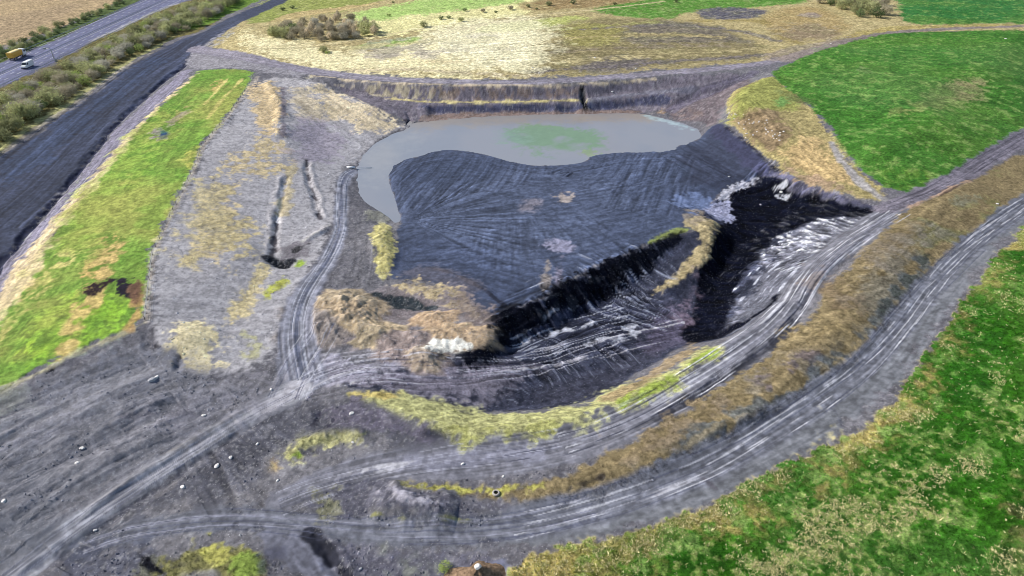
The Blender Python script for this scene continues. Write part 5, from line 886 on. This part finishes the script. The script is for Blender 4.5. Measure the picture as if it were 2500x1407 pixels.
x, y, z = at(1211, 1206); r = empty('dumper_tyre', (x, y, z), label='big pale worn dumper tyre lying flat beside the brown bank', cat='tyre')
r.scale = (.75, .75, .75); MB().ring(0, 0, .3, .62, .27, 'z', 26, 10, 1.1).obj('tread', M['tyre_grey'], r, smooth=True); MB().ring(0, 0, .32, .42, .1, 'z', 24, 8, 2.4).obj('bead', M['black_rubber'], r, smooth=True)
x, y, z = at(858, 411); r = empty('drain_pipe', (x, y, z), math.radians(8), label='white drain pipe at the end of the inner road, pointing into the pond', cat='pipe')
MB().tube([(-1.6,0,.35),(1.2,0,.3)], .38, 14).obj('pipe', M['white_pipe'], r, smooth=True); MB().ring(-1.6, 0, .35, .36, .07, 'x', 16, 6).obj('rim', M['white_pipe'], r, smooth=True); MB().tube([(-1.63,0,.35),(-1.5,0,.35)], .31, 14).obj('opening', M['dark_metal'], r)
MB().tube([(1.2,0,.3),(3,.2,.12),(5,.1,.02),(7,.4,-.25)], .1, 8).obj('hose', M['white_pipe'], r, smooth=True)
hx, hy, hz = at(1168, 1412); n_ = 40; hv = []; hf = []
for j in range(14):
    for i in range(n_):
        a = 6.283*i/n_; rr = (1-j/13)*4.3*(1+.25*math.sin(2*a+1)+.1*math.sin(5*a)); k = j/13
        hv.append((math.cos(a)*rr*1.0, math.sin(a)*rr*.9, 3.1*k**1.15-.35+.12*math.sin(7*a+j)*(1-k)))
hv = [(a+rnd.uniform(-.07,.07), b+rnd.uniform(-.07,.07), c_+rnd.uniform(-.07,.07)) for a, b, c_ in hv]
for j in range(13):
    for i in range(n_): hf.append((j*n_+i, j*n_+(i+1) % n_, (j+1)*n_+(i+1) % n_, (j+1)*n_+i))
b = MB(); b.v = hv; b.f = hf; o = b.obj('soil_heap', M['brown_soil'], None, 0, True, label='pointed heap of brown soil at the bottom edge with a white stone on top', cat='soil heap'); o.location = (hx, hy, hz)
o = link(bpy.data.objects.new('boulder', RK[1]), None, 'white stone perched on the tip of the brown soil heap', 'boulder', 'boulders scattered over the quarry'); o.location = (hx, hy, hz+2.75); o.scale = (.55, .5, .5)
# ------------------------------------------------------------------ trees and bushes
LM = {k: plain('foliage_'+k, c, .9, .08, 0, .45, .9, 0, .28) for k, c in dict(olive=(.42,.43,.22), brown=(.40,.36,.26), lime=(.36,.44,.14), green=(.15,.2,.09), tan=(.62,.54,.4), grey=(.48,.46,.38)).items()}
for m_ in LM.values():                                          # thin leaves let some light through
    t = m_.node_tree; B = t.nodes['Principled BSDF']; tr = t.nodes.new('ShaderNodeBsdfTranslucent'); mx = t.nodes.new('ShaderNodeMixShader'); mx.inputs[0].default_value = .35
    t.links.new(B.inputs['Base Color'].links[0].from_socket, tr.inputs[0]); t.links.new(B.outputs[0], mx.inputs[1]); t.links.new(tr.outputs[0], mx.inputs[2]); t.links.new(mx.outputs[0], t.nodes['Material Output'].inputs[0])
def crown(seed, R, Hh, nc, nl, leaf, mat, z0=.25, twig=0, up=0):
    r = np.random.RandomState(seed); P = []; F = []
    d = r.randn(nc, 3); d /= np.linalg.norm(d, axis=1)[:, None]; q = (.35+.65*r.rand(nc, 1)**.6)
    ctr = d*q*np.array([R, R, Hh*.5]); ctr[:, 2] = ctr[:, 2]*(1-.15*r.rand(nc))+Hh*(.5+z0); cs = R*(.18+.24*r.rand(nc))
    for c_, s_ in zip(ctr, cs):
        o = r.randn(nl, 3)*s_*.62; n1 = r.randn(nl, 3); n1[:, 2] = n1[:, 2]*.6+up; n1 /= np.linalg.norm(n1, axis=1)[:, None]; n2 = np.cross(n1, r.randn(nl, 3)); n2 /= np.linalg.norm(n2, axis=1)[:, None]
        sz = leaf*(.6+.8*r.rand(nl, 1)); p = c_+o; b = len(P)
        ln = n1*sz*(1+twig); wd = n2*sz*(.5 if not twig else .16)
        for k in range(nl): P += [p[k]-ln[k]-wd[k]*.6, p[k]-ln[k]*.1+wd[k], p[k]+ln[k]+wd[k]*.3, p[k]+ln[k]*.1-wd[k]]
        F += [(b+4*k, b+4*k+1, b+4*k+2, b+4*k+3) for k in range(nl)]
    me = raw_mesh('crown', np.array(P), np.array(F), None, False); me.materials.append(mat); return me
def trunk(seed, R, Hh):
    r = np.random.RandomState(seed+50); b = MB(); b.tube([(0,0,-.3),(.05,0,Hh*.3),(.1,.05,Hh*.75)], [.16,.12,.05], 7)
    for k in range(6):
        a = k*1.05+r.rand(); z = Hh*(.2+.07*k); b.tube([(0,0,z),(math.cos(a)*R*.4,math.sin(a)*R*.4,z+Hh*.18),(math.cos(a)*R*.75,math.sin(a)*R*.75,z+Hh*.4)], [.08,.05,.02], 5)
    return b.mesh('trunk', M['bark'])
PR = {}
for i, (k, R, Hh, nc, nl, leaf, z0, tw, up) in enumerate([('olive',2.8,4.2,60,20,.27,.1,0,.3),('olive',3.2,4.6,66,20,.28,.08,0,.3),('brown',2.8,4.3,60,20,.34,.08,.9,.5),('lime',2.3,3.4,42,16,.22,.08,0,.3),('green',2.4,3.4,42,16,.24,.06,0,.2),('tan',1.9,4.4,40,14,.36,.1,1.3,1.2),('grey',2.7,4.0,56,20,.34,.08,.9,.6),('brown',2.4,3.2,50,18,.28,.06,.5,.4)]):
    PR.setdefault(k, []).append((trunk(i, R, Hh), crown(i, R, Hh, nc, nl, leaf, LM[k], z0, tw, up)))
def plant(name, kind, x, y, s, label, cat, group, sz=1.):
    tm, cm_ = PR[kind][rnd.randrange(len(PR[kind]))]; z = float(Zat(np.array([x]), np.array([y]))[0])
    o = empty(name, (x, y, z), rnd.random()*6.28, label=label, cat=cat, group=group); o.scale = (s, s, s*sz)
    link(bpy.data.objects.new('trunk', tm), o); link(bpy.data.objects.new('crown', cm_), o)
def scatter(P, gap, seed, lim=400):
    Q = W(P); r = random.Random(seed); lo = Q.min(0); hi = Q.max(0); out = []; tries = 0
    def inside(p):
        c = False
        for a, b in zip(Q, np.roll(Q, -1, 0)):
            if (a[1] > p[1]) != (b[1] > p[1]) and p[0] < (b[0]-a[0])*(p[1]-a[1])/(b[1]-a[1])+a[0]: c = not c
        return c
    while tries < 40*lim and len(out) < lim:
        tries += 1; p = (r.uniform(lo[0], hi[0]), r.uniform(lo[1], hi[1]))
        if inside(p) and all((p[0]-q[0])**2+(p[1]-q[1])**2 > gap*gap for q in out): out.append(p)
    return out
desc = dict(olive='olive green budding tree', brown='bare brown tree', lime='fresh yellow green tree', green='dark green tree', grey='bare grey tree', tan='pale tan bare sapling')
belt = [(-60,330),(0,246),(71,218),(170,166),(225,134),(310,98),(375,60),(455,28),(540,0),(600,-8),(585,8),(540,30),(470,72),(418,84),(360,118),(290,152),(232,196),(160,244),(50,314),(0,354),(-60,392)]
for i, (x, y) in enumerate(scatter(belt, 4.4, 3, 300)):
    k = rnd.choices(['olive','brown','lime','grey','green'], [5,3,1.6,1.6,.5])[0]
    seg = 'near the left photo edge' if y < 270 else 'below the white van' if y < 325 else 'below the signal post' if y < 370 else 'beside the dark strip' if y < 430 else 'towards the top'
    row = 'motorway side' if x < -205 else 'quarry side' if x > -192 else 'middle'
    plant('tree', k, x, y, rnd.uniform(.7, 1.2), f'{desc[k]}, {row} of the tree belt, {seg}', 'tree', 'trees in the belt beside the motorway', rnd.uniform(.85, 1.15))
for i, (x, y) in enumerate(scatter([(-40,140),(0,122),(60,100),(150,62),(240,26),(300,0),(310,8),(240,38),(150,78),(60,122),(0,146)], 4.2, 4, 46)):
    k = rnd.choices(['green','olive','brown'], [5,2,1])[0]; plant('hedge_shrub', k, x, y, rnd.uniform(.5, .85), f'{desc[k].replace("tree","shrub")} in the hedge behind the motorway, ' + ('left of the lorry' if y < 345 else 'above the signal post' if y < 400 else 'towards the top of the photo'), 'shrub', 'shrubs of the hedge beyond the motorway')
for P, g, n_, kinds, lab in [([(655,85),(700,62),(725,70),(728,95),(690,100),(660,98)],3.4,14,['green','olive','brown'],'at the left of the thicket above the far road'),([(745,52),(850,46),(868,60),(866,90),(800,100),(745,98),(730,80)],3.2,34,['tan','tan','brown','grey'],'in the tall tan middle of the thicket above the far road'),([(770,95),(860,88),(880,96),(780,104)],3.4,8,['brown','grey'],'along the front of the thicket above the far road'),([(868,64),(900,60),(925,70),(915,86),(880,90)],3.6,7,['olive','tan'],'at the right end of the thicket above the far road')]:
    for x, y in scatter(P, g, n_, n_):
        k = rnd.choice(kinds); plant('bush', k, x, y, rnd.uniform(.7, 1.1), f'{desc[k].replace("tree","bush")} {lab}', 'bush', 'bushes of the thicket above the far road')
for x, y in scatter([(1975,4),(2010,-12),(2080,-15),(2150,-5),(2168,30),(2150,50),(2100,46),(2050,34),(2035,20)], 6, 9, 24):
    k = rnd.choice(['green','brown','olive','brown']); plant('tree', k, x, y, rnd.uniform(.9, 1.5), f'{desc[k]} in the clump beside the tan mound at the top right', 'tree', 'trees beside the tan mound')
bs = [(1035,66,.7,'olive','first round dark bush on the bright far meadow'),(1076,48,.7,'green','dark bush on the far meadow right of the first round one'),(1096,46,.55,'green','small bush beside the dark one on the far meadow'),(1126,52,.5,'olive','low olive bush on the far meadow below the small pair'),(1340,14,.8,'green','dark bush at the top of the far meadow, left of two'),(1400,10,.8,'green','dark bush at the top of the far meadow, right of two'),(1135,28,.6,'green','bush at the edge of the pale green patch on the far meadow'),(1180,30,.5,'brown','brown bush in the middle of the far meadow'),(1210,32,.45,'green','small green bush in the middle of the far meadow'),(1246,24,.6,'brown','brown bush near the top of the far meadow'),(1290,18,.5,'olive','olive bush near the top of the far meadow'),(1310,24,.4,'green','tiny green bush left of the two dark ones at the top'),(915,78,.6,'olive','olive bush standing right of the thicket'),(905,72,.7,'olive','larger olive bush touching the right end of the thicket'),(950,40,.5,'lime','light bush behind the thicket'),(790,128,.7,'olive','low olive bush on the verge below the thicket'),(800,132,.5,'lime','small yellow green bush on the verge below the thicket'),(960,8,.4,'green','small bush on the pale green patch at the top'),(715,22,.7,'green','dark bush by the road at the top left of the thicket'),(690,26,.7,'green','dark bush nearest the pale top road'),(1500,12,.5,'green','green bush on the grass right of the far meadow'),(1650,6,.6,'green','green bush at the top above the dark patch'),(1085,1390,.42,'lime','bright green bush at the bottom edge left of the brown heap')]
for px, py, s, k, lab in bs:
    x, y, _ = at(px, py); plant('bush', k, x, y, s, lab, 'bush', None, .8)
print('objects', len(bpy.data.objects), 'verts', len(X))
